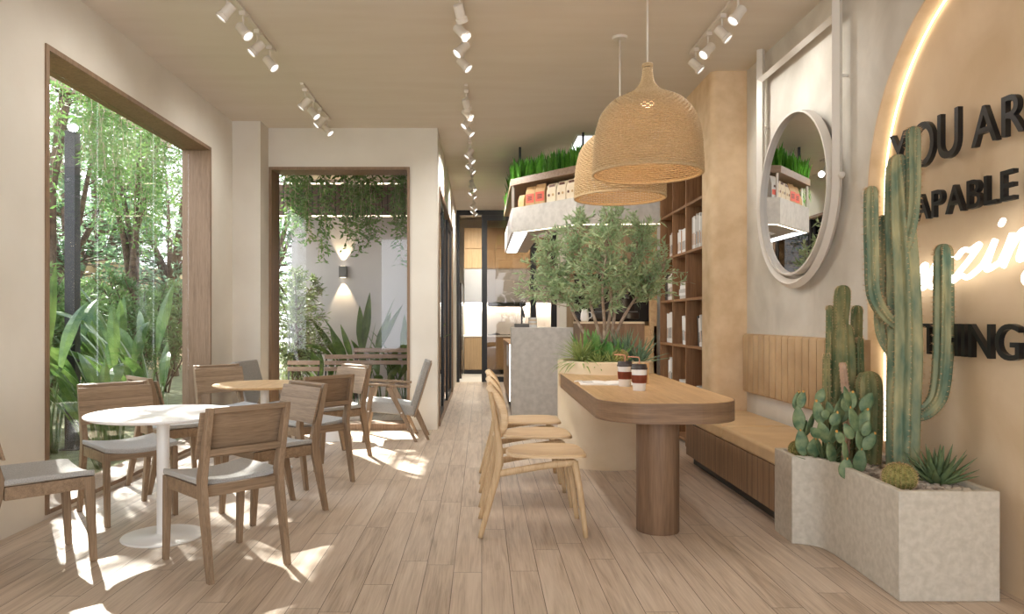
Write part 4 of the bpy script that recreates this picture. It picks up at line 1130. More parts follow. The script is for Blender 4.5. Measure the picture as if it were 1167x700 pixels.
b = B(); b.tube(smoothpath([(.045, 0, .12), (.085, 0, .11), (.085, 0, .06), (.052, 0, .04)], 5), .006, 8); b.out('handle', 'white', t, smooth=True)

# ------------------------------------------------------------------ things on the long table
def cup(x, y, label, straw_dir):
    t = thing('takeaway_cup', label, 'cup', (x, y, .8205))
    b = B(); b.lathe([(.040, 0), (.0415, .002), (.052, .145), (.050, .145)], 36); b.out('paper_cup', 'white', t, auto=40)
    b = B(); b.lathe([(.0468, .052), (.0478, .052), (.0533, .106), (.0523, .106)], 36, cap=False); b.lathe([(.0478, .052), (.0533, .106)], 36, cap=False); b.out('sleeve', 'terracotta', t, auto=40)
    b = B(); b.lathe([(.056, .143), (.057, .152), (.052, .156), (.050, .172), (.047, .178), (.02, .176), (.001, .176)], 36); b.out('lid', 'lid', t, auto=35)
    b = B(); sx, sy = straw_dir
    b.tube(smoothpath([(0, 0, .17), (0, 0, .215), (sx * .012, sy * .012, .224), (sx * .065, sy * .065, .226), (sx * .075, sy * .075, .222)], 4), .0042, 8); b.out('straw', 'copper', t, smooth=True)
cup(1.06, 5.02, 'white takeaway coffee cup with rust sleeve and charcoal lid, the nearer of two', (-1, .2))
cup(1.025, 5.34, 'white takeaway coffee cup with rust sleeve, partly behind the nearer cup', (-1, .1))
t = thing('paper_bag', 'small kraft box standing behind the two takeaway cups', 'box', (1.20, 5.55, .8205), R(10))
b = B(); b.box(-.035, .035, -.03, .03, 0, .15); b.out('body', 'kraft', t, bevel=.003)
b = B(); b.box(-.037, .037, -.032, .032, .13, .155); b.out('lid', 'kraft', t, bevel=.003)
t = thing('open_magazine', 'open white magazine lying on the long table beside the takeaway cups', 'magazine', (.93, 5.55, .8205), R(-4))
for s in (-1, 1):
    b = B(); vs = []; n = 8
    for i in range(n + 1):
        u = i / n; z = .004 + .012 * math.sin(PI * min(1, u * 1.1)) ** 1 * (1 - u) + .002
        for y in (-.14, .14): vs.append((s * u * .20, y, z)); vs.append((s * u * .20, y, 0))
    fs = []
    for i in range(n):
        a_ = i * 4; fs += [(a_, a_ + 4, a_ + 6, a_ + 2), (a_ + 1, a_ + 3, a_ + 7, a_ + 5), (a_, a_ + 1, a_ + 5, a_ + 4), (a_ + 2, a_ + 6, a_ + 7, a_ + 3)]
    fs.append((n * 4, n * 4 + 1, n * 4 + 3, n * 4 + 2)); b.add(vs, fs); o = b.out('page', 'paper', t, smooth=False)
    tb = B()
    for k in range(6): tb.box(*(sorted((s * .10, s * .18))), .10 - k * .035, .112 - k * .035, .0115, .0125)
    tb.out('print_lines', 'bookgrey', o)
t = thing('pen', 'white pen lying beside the open magazine', 'pen', (.74, 5.72, .8205), R(50))
b = B(); b.tube([(-.05, 0, .006), (.05, 0, .006)], .005, 10); b.out('barrel', 'white', t, smooth=True)
b = B(); b.tube([(.05, 0, .006), (.062, 0, .005)], [.005, .001], 10); b.out('tip', 'copper', t, smooth=True)
# ------------------------------------------------------------------ foliage tools
def rot_frame(d, roll):
    d = Vector(d).normalized(); u = d.orthogonal().normalized(); u = Matrix.Rotation(roll, 3, d) @ u; return d, u, d.cross(u)
def add_leaf(b, p, d, L_, W, g, fold=.25, droop=.15):
    """small pointed leaf, folded along its midrib: 6 points"""
    d, u, w = rot_frame(d, g.random() * 2 * PI); p = Vector(p)
    o = len(b.v); q = p + d * L_ * .45 - w * (droop * L_ * .2); e = p + d * L_ - w * (droop * L_)
    s1 = q + u * W / 2 + w * (fold * W / 2); s2 = q - u * W / 2 + w * (fold * W / 2)
    b.v += [tuple(p), tuple(s1), tuple(e), tuple(s2), tuple(q)]
    b.f += [(o, o + 1, o + 4), (o + 1, o + 2, o + 4), (o + 4, o + 2, o + 3), (o, o + 4, o + 3)]
def rdir(g):
    z = g.uniform(-1, 1); a = g.uniform(0, 2 * PI); r = math.sqrt(1 - z * z); return Vector((r * math.cos(a), r * math.sin(a), z))
def strap(b, p, az, el, L_, W, curve, n=7, cup=.25, taper=.9, base_w=.6, twist=0):
    """a long leaf that starts at p, rises at elevation EL and bends down by CURVE radians"""
    pts = []; q = Vector(p); e = el
    for i in range(n + 1):
        t = i / n
        wd = W * (lerp(base_w, 1, min(1, t / .4)) if t < .4 else (1 - ((t - .4) / .6) ** 2 * taper)) ; wd = max(wd, W * .03)
        h = Vector((math.cos(az), math.sin(az), 0)); d = h * math.cos(e) + Vector((0, 0, 1)) * math.sin(e)
        s = Vector((-math.sin(az), math.cos(az), 0)); nrm = s.cross(d)
        s = s * math.cos(twist) + nrm * math.sin(twist)
        pts.append((q.copy(), s, nrm, wd)); q = q + d * (L_ / n); e -= curve / n
    o = len(b.v)
    for q, s, nr, wd in pts: b.v += [tuple(q - s * wd / 2 - nr * (wd * cup) * -1), tuple(q), tuple(q + s * wd / 2 + nr * (wd * cup))]
    for i in range(n):
        a = o + i * 3; b.f += [(a, a + 1, a + 4, a + 3), (a + 1, a + 2, a + 5, a + 4)]
def fat_leaf(b, p, az, el, L_, W, curve, thick=.35, n=6):
    """succulent leaf: solid, tapering to a point"""
    pts = []; rad = []; q = Vector(p); e = el
    for i in range(n + 1):
        t = i / n; pts.append(q.copy()); rad.append(W / 2 * (.75 + .25 * math.sin(PI * min(1, t * 1.6))) * (1 - t ** 2.2) + .0008)
        d = Vector((math.cos(az) * math.cos(e), math.sin(az) * math.cos(e), math.sin(e))); q = q + d * (L_ / n); e -= curve / n
    P = pts; T0 = Vector((-math.sin(az), math.cos(az), 0)); vs = []; fs = []; seg = 6
    for i, (c, r) in enumerate(zip(P, rad)):
        t = (P[min(i + 1, n)] - P[max(i - 1, 0)]).normalized(); nr = T0.cross(t)
        for k in range(seg):
            a = 2 * PI * k / seg; vs.append(c + T0 * (r * math.cos(a)) + nr * (r * thick * math.sin(a)))
    for i in range(n):
        for k in range(seg): fs.append((i * seg + k, i * seg + (k + 1) % seg, (i + 1) * seg + (k + 1) % seg, (i + 1) * seg + k))
    b.add(vs, fs)

def leafy_tree(t, stems, tips, g, leafmat, barkmat, leafL, leafW, per, stem_r, twig_r=.004, sag=.12, leaf_from=.35, spread=.06):
    """stems: polylines with radii from the ground; tips: crown points each joined to the nearest stem point by a twig that carries leaves"""
    bt = B(); nodes = []
    for st in stems:
        q = smoothpath(st, 6); n = len(q)
        bt.tube(q, [lerp(stem_r, stem_r * .35, (i / (n - 1)) ** .8) for i in range(n)], 7)
        nodes += [(p, i / (n - 1)) for i, p in enumerate(q) if i / (n - 1) > .38]
    bl = B()
    for tip in tips:
        tip = Vector(tip)
        best = min(nodes, key=lambda nd: (nd[0] - tip).length + max(0, nd[0].z - tip.z + .05) * 1.2)[0]
        mid = best.lerp(tip, .5) + Vector((g.gauss(0, .05), g.gauss(0, .05), g.gauss(0, .03) + sag * .3)) * (tip - best).length * 1.2
        q = smoothpath([best, mid, tip], 5); m = len(q)
        bt.tube(q, [lerp(twig_r * 1.7, twig_r * .5, i / (m - 1)) for i in range(m)], 4)
        for k in range(per):
            u = lerp(leaf_from, 1.0, (k + g.random()) / per); x = u * (m - 1); i = min(int(x), m - 2)
            p = q[i].lerp(q[i + 1], x - i); ax = (q[i + 1] - q[i]).normalized()
            d = (ax * .7 + rdir(g) * .8).normalized(); p = p + rdir(g) * g.random() * spread
            add_leaf(bl, p, d, leafL * g.uniform(.6, 1.15), leafW * g.uniform(.7, 1.1), g)
    bt.out('trunk', barkmat, t, smooth=True, fix=False); bl.out('foliage', leafmat, t, fix=False)

def crown(g, c, r, n, hollow=.35, zmin=None):
    out = []
    while len(out) < n:
        d = rdir(g); f = (hollow ** 3 + g.random() * (1 - hollow ** 3)) ** (1 / 3)
        p = (c[0] + d.x * r[0] * f, c[1] + d.y * r[1] * f, c[2] + d.z * r[2] * f)
        if zmin is not None and p[2] < zmin + g.random() * .1: continue
        out.append(p)
    return out

# ------------------------------------------------------------------ the olive tree in the round planter
g = random.Random(21)
t = thing('olive_tree', 'small olive tree with many pale stems and grey-green leaves in the round planter', 'tree', (PX, PY, .88))
base = Vector((0.0, 0.0, 0.0))
stems = [[(0, 0, 0), (-.10, -.02, .16), (-.26, .02, .42), (-.40, .05, .75), (-.52, .0, 1.0)],
         [(0, 0, 0), (-.03, .03, .22), (-.12, .06, .55), (-.22, .02, .95), (-.24, .05, 1.25)],
         [(.02, .02, 0), (.02, -.02, .30), (.05, -.05, .60), (.02, .06, 1.0), (.08, .1, 1.3)],
         [(.03, 0, 0), (.07, .03, .26), (.12, .05, .60), (.24, .02, .95), (.34, .05, 1.2)],
         [(.03, .03, 0), (.14, .06, .35), (.30, -.04, .65), (.52, -.08, .88)],
         [(-.02, -.03, 0), (-.02, -.10, .35), (-.06, -.22, .75), (-.02, -.3, 1.05)]]
tips = crown(g, (-.02, 0, .98), (.68, .5, .50), 340, .3)
tips += crown(g, (-.1, 0, .74), (.80, .45, .28), 110, .4, .56) + [(-.76, -.05, .94), (-.78, .05, .84), (-.72, 0, .64), (-.62, .0, .60), (.72, -.05, .85), (.76, .0, .76), (.66, .05, .66)]
leafy_tree(t, stems, tips, g, 'olive', 'bark', .076, .020, 19, .022, .0024, leaf_from=.30, spread=.02)

# ------------------------------------------------------------------ plants under the olive tree
def rosette(name, label, cat, loc, n, L_, W, mat, el=(.3, 1.3), curve=(.3, .9), fat=False, seed=1, group=None, th=.35, cup=.2):
    g = random.Random(seed); t = thing(name, label, cat, loc, 0, group); b = B()
    for k in range(n):
        az = k * 2.39996 + g.uniform(-.2, .2); f = k / max(1, n - 1); e = lerp(el[0], el[1], f) + g.uniform(-.08, .08)
        l = L_ * g.uniform(.8, 1.08) * lerp(1, .85, f); c = g.uniform(*curve) * (1 - .5 * f)
        if fat: fat_leaf(b, (math.cos(az) * .008, math.sin(az) * .008, 0), az, e, l, W, c, th)
        else: strap(b, (math.cos(az) * .006, math.sin(az) * .006, 0), az, e, l, W, c, cup=cup)
    b.out('leaves', mat, t, smooth=fat, fix=fat); return t
z0 = .90
rosette('spider_plant', 'spiky grass-like plant with arching narrow leaves at the rim of the round planter', 'plant', (PX - .24, PY - .18, z0 + .02), 110, .32, .017, 'spider', (.0, 1.4), (.6, 1.5), seed=2)
rosette('small_rosette', 'low yellow-green spiky rosette in the round planter, beside the spider plant', 'plant', (PX - .10, PY - .27, z0), 60, .17, .018, 'spider', (.0, 1.3), (.3, .9), seed=3)
rosette('small_rosette', 'low spiky rosette in the round planter, next to the barrel cactus', 'plant', (PX + .02, PY - .30, z0), 60, .16, .018, 'spider', (.0, 1.3), (.3, .9), seed=4)
rosette('agave', 'bright green broad-leaved agave behind the rosettes in the round planter', 'plant', (PX + .0, PY - .12, z0), 18, .30, .085, 'agave', (.35, 1.45), (-.1, .3), seed=5, cup=.3)
rosette('agave', 'bright green upright agave at the foot of the olive stems', 'plant', (PX - .13, PY - .06, z0), 12, .36, .065, 'agave', (.7, 1.5), (-.1, .25), seed=6, cup=.3)
rosette('snake_plant', 'tall grey-green pointed succulent leaves behind the barrel cactus', 'plant', (PX + .16, PY - .08, z0), 24, .38, .042, 'aloe', (.6, 1.5), (-.1, .2), True, 7)
rosette('aloe_plant', 'grey-green aloe leaning over the rim of the round planter towards the bookshelf', 'plant', (PX + .28, PY - .14, z0), 18, .36, .038, 'aloe', (.2, 1.3), (-.1, .3), True, 8)

def barrel(label, loc, r, zf=.92, ribs=20, seed=1):
    t = thing('barrel_cactus', label, 'cactus', loc)
    b = B(); seg = ribs * 6; vs = []; n = 22
    prof = []
    for i in range(n + 1):
        a = -PI / 2 + PI * i / n; prof.append((r * math.cos(a) ** .85 if abs(math.cos(a)) > 1e-6 else 0, r * zf + r * zf * math.sin(a)))
    fs = []
    for i, (rr, z) in enumerate(prof):
        for k in range(seg):
            a = 2 * PI * k / seg; q = max(rr, .0005) * (1 + .07 * math.cos(ribs * a)); vs.append((q * math.cos(a), q * math.sin(a), z))
    for i in range(n):
        for k in range(seg): fs.append((i * seg + k, i * seg + (k + 1) % seg, (i + 1) * seg + (k + 1) % seg, (i + 1) * seg + k))
    b.add(vs, fs); b.out('body', 'barrel', t, smooth=True)
    s = B(); g = random.Random(seed)
    for k in range(ribs):
        a = 2 * PI * k / ribs
        for i in range(3, n + 1):
            el = -PI / 2 + PI * i / n; rr = r * abs(math.cos(el)) ** .85 * 1.06; z = r * zf * (1 + math.sin(el))
            for q in range(3):
                d = Vector((math.cos(a) * math.cos(el), math.sin(a) * math.cos(el), math.sin(el))) + rdir(g) * .6; d.normalize()
                p = Vector((rr * math.cos(a), rr * math.sin(a), z)); u = d.orthogonal().normalized() * .0008
                o = len(s.v); s.v += [tuple(p - u), tuple(p + u), tuple(p + d * r * .16)]; s.f.append((o, o + 1, o + 2))
    s.out('spines', 'spine', t, fix=False); return t
barrel('small round barrel cactus among the rosettes in the round planter', (PX + .085, PY - .31, z0 + .01), .066, ribs=18)

# ------------------------------------------------------------------ concrete planter
t = thing('concrete_planter', 'long rough concrete planter with a curved notch in its side, full of cacti', 'planter', (2.13, 4.0, 0))
out = [(1.92, 3.43), (2.385, 3.43), (2.385, 4.60), (1.805, 4.60), (1.795, 4.315), (1.84, 4.305), (1.885, 4.285), (1.917, 4.25), (1.936, 4.20), (1.944, 4.12), (1.942, 4.0), (1.937, 3.85), (1.928, 3.6)]
out = out[::1]
def inset(poly, d):
    n = len(poly); res = []
    for i in range(n):
        p0, p1, p2 = poly[i - 1], poly[i], poly[(i + 1) % n]
        a = Vector((p1[0] - p0[0], p1[1] - p0[1])).normalized(); c = Vector((p2[0] - p1[0], p2[1] - p1[1])).normalized()
        n1 = Vector((-a.y, a.x)); n2 = Vector((-c.y, c.x)); m = n1 + n2; m = m / (m.length_squared / 2); res.append((p1[0] + m.x * d, p1[1] + m.y * d))
    return res
b = B(); inn = inset(out, .035); n = len(out); HP = .508
vs = [(x, y, 0) for x, y in out] + [(x, y, HP) for x, y in out] + [(x, y, HP) for x, y in inn] + [(x, y, .40) for x, y in inn]
fs = [tuple(range(n))[::-1], tuple(range(3 * n, 4 * n))]
for r_ in range(3):
    for k in range(n): fs.append((r_ * n + k, r_ * n + (k + 1) % n, (r_ + 1) * n + (k + 1) % n, (r_ + 1) * n + k))
b.add(vs, fs); shifted(b, t.location).out('trough', 'planter', t, bevel=.005)
b = B(); b.prism(inset(out, .036), .40, .468); shifted(b, t.location).out('soil', 'soil', t)
g = random.Random(5); b = B(); ip = inset(out, .045)
def inside(p, poly):
    c = False; n = len(poly)
    for i in range(n):
        a, d = poly[i], poly[i - 1]
        if (a[1] > p[1]) != (d[1] > p[1]) and p[0] < (d[0] - a[0]) * (p[1] - a[1]) / (d[1] - a[1]) + a[0]: c = not c
    return c
k = 0
while k < 900:
    x, y = g.uniform(1.8, 2.38), g.uniform(3.43, 4.6)
    if not inside((x, y), ip): continue
    s = g.uniform(.008, .020); T = Matrix.Translation((x, y, .470 + s * .25 + g.random() * .008)) @ Matrix.Rotation(g.random() * 6, 4, 'Z') @ Matrix.Rotation(g.uniform(-.4, .4), 4, 'X')
    b.ell((0, 0, 0), (s * g.uniform(.9, 1.4), s, s * .6), 8, 5, T); k += 1
tag(b.out('river_pebbles', 'pebble', smooth=True), 'brown and white pebbles covering the soil of the long concrete planter', 'pebbles', kind='stuff')

def ribbed(b, pts, rads, ribs=7, depth=.16, dome=True, sub=6, seg=None):
    P = smoothpath(pts, sub); n = len(P); L = [i / (n - 1) for i in range(n)]
    xs = [i / (len(rads) - 1) for i in range(len(rads))]
    rad = [interp(xs, rads, u) for u in L]
    if dome:   # rounded tip
        r = rad[-1]; d = (P[-1] - P[-2]).normalized(); tip = P[-1]; P = P[:-1]; rad = rad[:-1]
        base = tip - d * r * 1.1
        while len(P) > 2 and (P[-1] - base).dot(d) > -.002: P.pop(); rad.pop()
        for k in range(9):
            a = PI / 2 * k / 8.0; P.append(base + d * (r * 1.1 * math.sin(a))); rad.append(max(.0006, r * math.cos(a) ** .8))
    b.tube(P, rad, seg or ribs * 6, rfun=lambda a, i: 1 - depth * (.5 - .5 * math.cos(ribs * a)) ** .8)
    return P, rad
def spines(b, P, rad, ribs, g, ln=.012, step=.022, count=4, w=.0011):
    acc = 0; u = None
    T0 = (P[1] - P[0]).normalized(); u = Vector((1, 0, 0)) if abs(T0.x) < .9 else Vector((0, 1, 0)); u = (u - T0 * u.dot(T0)).normalized()
    for i in range(1, len(P) - 3):
        t = (P[i + 1] - P[i - 1]).normalized(); u = (u - t * u.dot(t)).normalized(); w2 = t.cross(u)
        sl = (P[i + 1] - P[i]).length; m = max(1, int(sl / step))
        for q in range(m):
            p0 = P[i].lerp(P[i + 1], q / m); r = lerp(rad[i], rad[i + 1], q / m)
            for k in range(ribs):
                a = 2 * PI * k / ribs; rd = u * math.cos(a) + w2 * math.sin(a); p = p0 + rd * r * .99
                for c in range(count):
                    d = (rd + rdir(g) * .8).normalized(); s = d.orthogonal().normalized() * w; o = len(b.v)
                    b.v += [tuple(p - s), tuple(p + s), tuple(p + d * ln)]; b.f.append((o, o + 1, o + 2))
def cactus(name, label, loc, columns, mat, ribs, depth, ln=.012, seed=1, step=.024):
    """columns: (part name, points in world space, radii)"""
    t = thing(name, label, 'cactus', loc); g = random.Random(seed)
    for nm, pts, rads in columns:
        pts = [tuple(Vector(p) - Vector(loc)) for p in pts]
        b = B(); P, rad = ribbed(b, pts, rads, ribs, depth); c = b.out(nm, mat, t, smooth=True)
        s = B(); spines(s, P, rad, ribs, g, ln, step); s.out('spines', 'spine', c, fix=False)
    return t
# the tall cactus: pixel columns at Y = 3.92 give 217 px per metre
Yc = 3.92; S = Yc / 850
def cw(px, py, y=Yc): s = y / 850; return ((px - 549) * s, y, H + (364 - py) * s)
cx_, cy_ = cw(1029, 545)[0], Yc
ZB = .47
cactus('saguaro_cactus', 'tallest cactus, blue-green and ribbed, four raised arms, in the concrete planter', (cx_, cy_, ZB), [
  ('stem', [(cx_, cy_, ZB), cw(1030, 470), cw(1032, 400), cw(1030, 320), cw(1026, 250), cw(1024, 205), cw(1023, 176)], [.080, .084, .086, .082, .074, .062, .050]),
  ('arm', [cw(1030, 285, Yc - .03), cw(1038, 255, Yc - .05), cw(1041, 220, Yc - .06), cw(1041, 180, Yc - .06), cw(1041, 144, Yc - .06)], [.030, .034, .036, .037, .036]),
  ('arm', [cw(1024, 372), cw(1007, 357, Yc - .01), cw(996, 335, Yc - .02), cw(994, 300, Yc - .02), cw(993, 250, Yc - .02), cw(993, 212, Yc - .02)], [.030, .035, .037, .038, .038, .036]),
  ('arm', [cw(1024, 410, Yc + .04), cw(1012, 395, Yc + .08), cw(1004, 370, Yc + .10), cw(1005, 320, Yc + .11), cw(1007, 245, Yc + .11)], [.028, .032, .034, .034, .030]),
  ('arm', [cw(1042, 474), cw(1056, 468, Yc - .02), cw(1069, 450, Yc - .03), cw(1074, 410, Yc - .03), cw(1075, 350, Yc - .03), cw(1075, 278, Yc - .03)], [.034, .042, .047, .050, .050, .047]),
 ], 'cactus', 7, .40, .017, 31)
def cw2(px, py, y=4.38): return cw(px, py, y)
x2 = cw2(960, 500)[0]
cactus('column_cactus', 'clump of slender olive-green column cacti behind the prickly pears', (x2, 4.38, ZB), [
  ('stem', [(x2 + .01, 4.38, ZB), cw2(961, 470), cw2(962, 420), cw2(961, 368)], [.056, .068, .072, .060]),
  ('stem', [cw2(960, 385), cw2(959, 365), cw2(960, 345), cw2(961, 325)], [.034, .044, .048, .046]),
  ('stem', [(x2 - .05, 4.42, ZB), cw2(948, 470, 4.42), cw2(946, 420, 4.42), cw2(946, 348, 4.42)], [.028, .028, .026, .022]),
  ('stem', [(x2 - .07, 4.34, ZB), cw2(943, 480, 4.34), cw2(942, 440, 4.34), cw2(942, 402, 4.34)], [.026, .025, .024, .020]),
  ('stem', [(x2 + .07, 4.42, ZB), cw2(975, 450, 4.42), cw2(976, 400, 4.42), cw2(977, 348, 4.42)], [.030, .034, .035, .034]),
  ('stem', [(x2 + .09, 4.36, ZB), cw2(981, 450, 4.36), cw2(980, 420, 4.36), cw2(980, 384, 4.36)], [.024, .026, .026, .022]),
 ], 'cactus_b', 7, .32, .010, 33, .03)
y3 = 4.22; x3 = cw(991, 500, y3)[0]
cactus('short_column_cactus', 'stout round-topped ribbed cactus just behind the tallest cactus', (x3, y3, ZB), [
  ('stem', [(x3, y3, ZB), cw(991, 500, y3), cw(991, 460, y3), cw(990, 423, y3)], [.058, .068, .072, .070])], 'cactus_b', 9, .26, .010, 35)
y4 = 4.22; x4 = cw(963, 490, y4)[0]
M['pinkcactus'] = noisy('pink_cactus_skin', rgb(150, 118, 96), rgb(186, 156, 130), nscale=14, rough=.7, bump=.3)
cactus('young_column_cactus', 'thin pinkish young cactus standing before the olive-green clump', (x4, y4, ZB), [
  ('stem', [(x4, y4, ZB), cw(966, 470, y4), cw(963, 440, y4), cw(960, 413, y4)], [.022, .024, .024, .020])], 'pinkcactus', 6, .20, .008, 36)

def pad(b, base, d, face, L_, W, th=.013):
    """flattened egg-shaped pad growing along d, flat side towards FACE"""
    d = Vector(d).normalized(); f = Vector(face); f = (f - d * f.dot(d)).normalized(); s = d.cross(f)
    T = Matrix(((s.x, f.x, d.x, 0), (s.y, f.y, d.y, 0), (s.z, f.z, d.z, 0), (0, 0, 0, 1)))
    T = Matrix.Translation(base) @ T; vs = []; n, seg = 12, 14; fs = []
    for i in range(n + 1):
        t = i / n; w = W / 2 * (math.sin(PI * t ** .80) ** .7 if 0 < t < 1 else 0) ; w = max(w, .001)
        for k in range(seg):
            a = 2 * PI * k / seg; vs.append((w * math.cos(a), th / 2 * max(.15, math.sin(PI * t) ** .5 if 0 < t < 1 else .15) * math.sin(a), L_ * t))
    for i in range(n):
        for k in range(seg): fs.append((i * seg + k, i * seg + (k + 1) % seg, (i + 1) * seg + (k + 1) % seg, (i + 1) * seg + k))
    b.add(vs, fs, T); return Vector(base) + d * L_ * .93
def opuntia(label, loc, chains, seed):
    """chains: list of pads (px, py, px, py, width px) from pixel outlines at the plant's own distance"""
    t = thing('prickly_pear', label, 'cactus', loc); g = random.Random(seed); bud = B(); yy = loc[1]; s = yy / 850
    for i, (xa, ya, xb, yb, w, dy) in enumerate(chains):
        p0 = Vector(cw(xa, ya, yy)) + Vector((0, dy, 0)); p1 = Vector(cw(xb, yb, yy)) + Vector((0, dy, 0))
        b = B(); L_ = (p1 - p0).length
        tip = pad(b, p0 - Vector(loc), p1 - p0, (g.uniform(-1.1, 1.1), -1, .1), L_, w * s * .95)
        b.out('pad', 'pad', t, smooth=True)
        if i % 2 == 0:
            bud.ell(tip, (.007, .007, .009), 8, 6)
    if bud.v: bud.out('bud', 'padyellow', t, smooth=True)
    return t
ya = 4.30
opuntia('prickly pear beside the bench, four pads stacked up its stem', (cw(915, 510, ya)[0], ya, ZB), [
   (916, 520, 912, 488, 16, 0), (912, 492, 909, 462, 15, 0), (911, 466, 916, 445, 11, 0), (916, 496, 926, 468, 15, -.03), (925, 520, 928, 498, 20, -.02), (914, 496, 922, 480, 13, .03), (909, 468, 913, 446, 12, .03)], 41)
ya = 4.16
opuntia('prickly pear with many pads in front of the olive-green column cacti', (cw(950, 520, ya)[0], ya, ZB), [
   (950, 528, 944, 502, 15, 0), (944, 506, 934, 480, 16, 0), (936, 484, 930, 455, 14, 0), (934, 460, 940, 443, 12, .02), (946, 505, 952, 478, 16, -.02), (952, 482, 958, 452, 18, -.02), (957, 456, 969, 448, 13, .0),
   (952, 482, 946, 458, 12, .03), (944, 484, 950, 468, 14, -.05), (938, 500, 926, 488, 14, .02), (960, 482, 966, 462, 14, .02), (936, 466, 938, 478, 11, -.04)], 42)
ya = 4.02
opuntia('prickly pear with pale pads and yellow buds just before the stout round-topped cactus', (cw(978, 530, ya)[0], ya, ZB), [
   (978, 540, 982, 510, 16, 0), (982, 514, 978, 488, 16, 0), (978, 492, 990, 465, 15, 0), (984, 470, 996, 448, 16, .02), (978, 494, 968, 462, 16, 0), (969, 466, 962, 440, 14, 0), (982, 512, 996, 492, 15, -.02), (970, 500, 960, 482, 13, -.02),
   (966, 470, 976, 446, 18, .03), (980, 496, 986, 478, 12, -.04), (960, 545, 962, 520, 17, -.03), (962, 524, 958, 500, 14, -.03), (958, 504, 950, 490, 12, -.03)], 43)
barrel('round barrel cactus at the front corner of the concrete planter', (cw(1025, 540, 3.62)[0], 3.62, .465), .073, ribs=22, seed=2)
barrel('barrel cactus at the bench end of the concrete planter', (1.893, 4.44, .465), .062, ribs=20, seed=3)
barrel('smallest barrel cactus, half hidden beside the bench-end barrel cactus', (1.965, 4.38, .465), .038, ribs=16, seed=4)
M['aloe_dark'] = leafy('dark_aloe_leaf', rgb(66, 84, 56), rgb(118, 134, 90), nscale=14, trans=.03)
rosette('aloe_plant', 'dark green spiky aloe at the front end of the concrete planter by the arch wall', 'plant', (cw(1068, 545, 3.74)[0], 3.74, .47), 34, .235, .044, 'aloe_dark', (.25, 1.5), (-.35, .1), True, 51, th=.5)
rosette('aloe_plant', 'dark green spiky aloe between the two prickly pears beside the bench', 'plant', (cw(940, 520, 4.3)[0], 4.30, .47), 34, .20, .022, 'aloe_dark', (.1, 1.3), (-.25, .15), True, 52, th=.5)

# ------------------------------------------------------------------ outdoors: ground, walls
b = B(); b.box(-40, XL - .28, -6, 45, -.25, -.06); b.box(XL - .28, 3.2, 18.6, 45, -.25, -.06); struct(b.out('ground', 'earth', origin=(-12, 10, -.06)))
b = B(); b.box(XL - .28, -.69, 9.05, 12.0, -.12, -.02); struct(b.out('ground_courtyard', 'kitchenfloor', origin=(-2, 10.5, 0)))
b = B(); b.box(-3.06, -.69, 12.0, 12.2, -.1, 3.9); struct(b.out('wall_courtyard', 'gardenwall', origin=(-2, 12.1, 0)))
b = B(); b.box(-9.2, -9.0, -1, 24, -.1, 2.7); struct(b.out('wall_garden', 'tanwall', origin=(-9.1, 10, 0)))
t = thing('courtyard_fascia', 'dark slatted timber fascia with light lines above the courtyard', 'fascia', (-1.9, 11.1, 2.8))
b = B(); b.box(-2.98, -.70, 10.95, 11.0, 2.83, 3.28); shifted(b, t.location).out('slat_board', 'slatwood', t)
for x in (-2.9, -1.8, -.8): b = B(); b.box(x, x + .05, 11.0, 12.0, 3.0, 3.08); shifted(b, t.location).out('bracket', 'frame_y', t)
b = B(); b.box(-2.98, -.70, 10.94, 10.96, 3.285, 3.30); b.box(-2.98, -.70, 10.965, 10.99, 2.812, 2.828); shifted(b, t.location).out('led_strip', 'warmled', t)
# wall lamp, light up and down
t = thing('wall_lamp', 'small grey box lamp on the courtyard wall shining up and down', 'wall lamp', (-2.22, 11.94, 1.97))
b = B(); b.box(-.06, .06, -.05, .05, 0, .18); b.out('housing', 'darkgrey', t, bevel=.004)
b = B(); b.box(-.04, .04, -.035, .035, -.003, .0); b.box(-.04, .04, -.035, .035, .18, .183); b.out('lens', 'warmled', t)
# outdoor slatted benches
def garden_chair(label, x, y, w, htop, n, rz=0):
    t = thing('garden_bench', label, 'bench', (x, y, 0), rz)
    hs = .42
    for s in (-1, 1):
        b = B(); b.bar([(s * w / 2, .22, -.02), (s * w / 2, .20, hs)], [(.022, .022), (.022, .022)]); b.out('leg', 'black', t)
        b = B(); b.bar([(s * w / 2, -.24, -.02), (s * w / 2, -.20, hs), (s * w / 2, -.27, htop)], [(.022, .022)] * 3); b.out('leg', 'black', t)
    for k in range(n):
        z = htop - .03 - k * .085; b = B(); b.box(-w / 2 - .02, w / 2 + .02, -.255 + .012 * k, -.235 + .012 * k, z - .03, z + .03); b.out('back_slat', 'greywood', t, bevel=.003)
    for k in range(5):
        y0 = -.20 + k * .088; b = B(); b.box(-w / 2 - .01, w / 2 + .01, y0, y0 + .072, hs, hs + .02); b.out('seat_slat', 'greywood', t, bevel=.003)
    return t
garden_chair('low slatted garden bench with black legs behind the courtyard window, beside the shrub', -2.42, 9.90, .40, .74, 2, R(180))
garden_chair('slatted garden bench with black legs under the broad-leaved plant', -1.98, 10.3, .44, .80, 3, R(180))
garden_chair('widest slatted garden bench with black legs behind the armchair', -1.33, 10.15, .86, .90, 3, R(180))

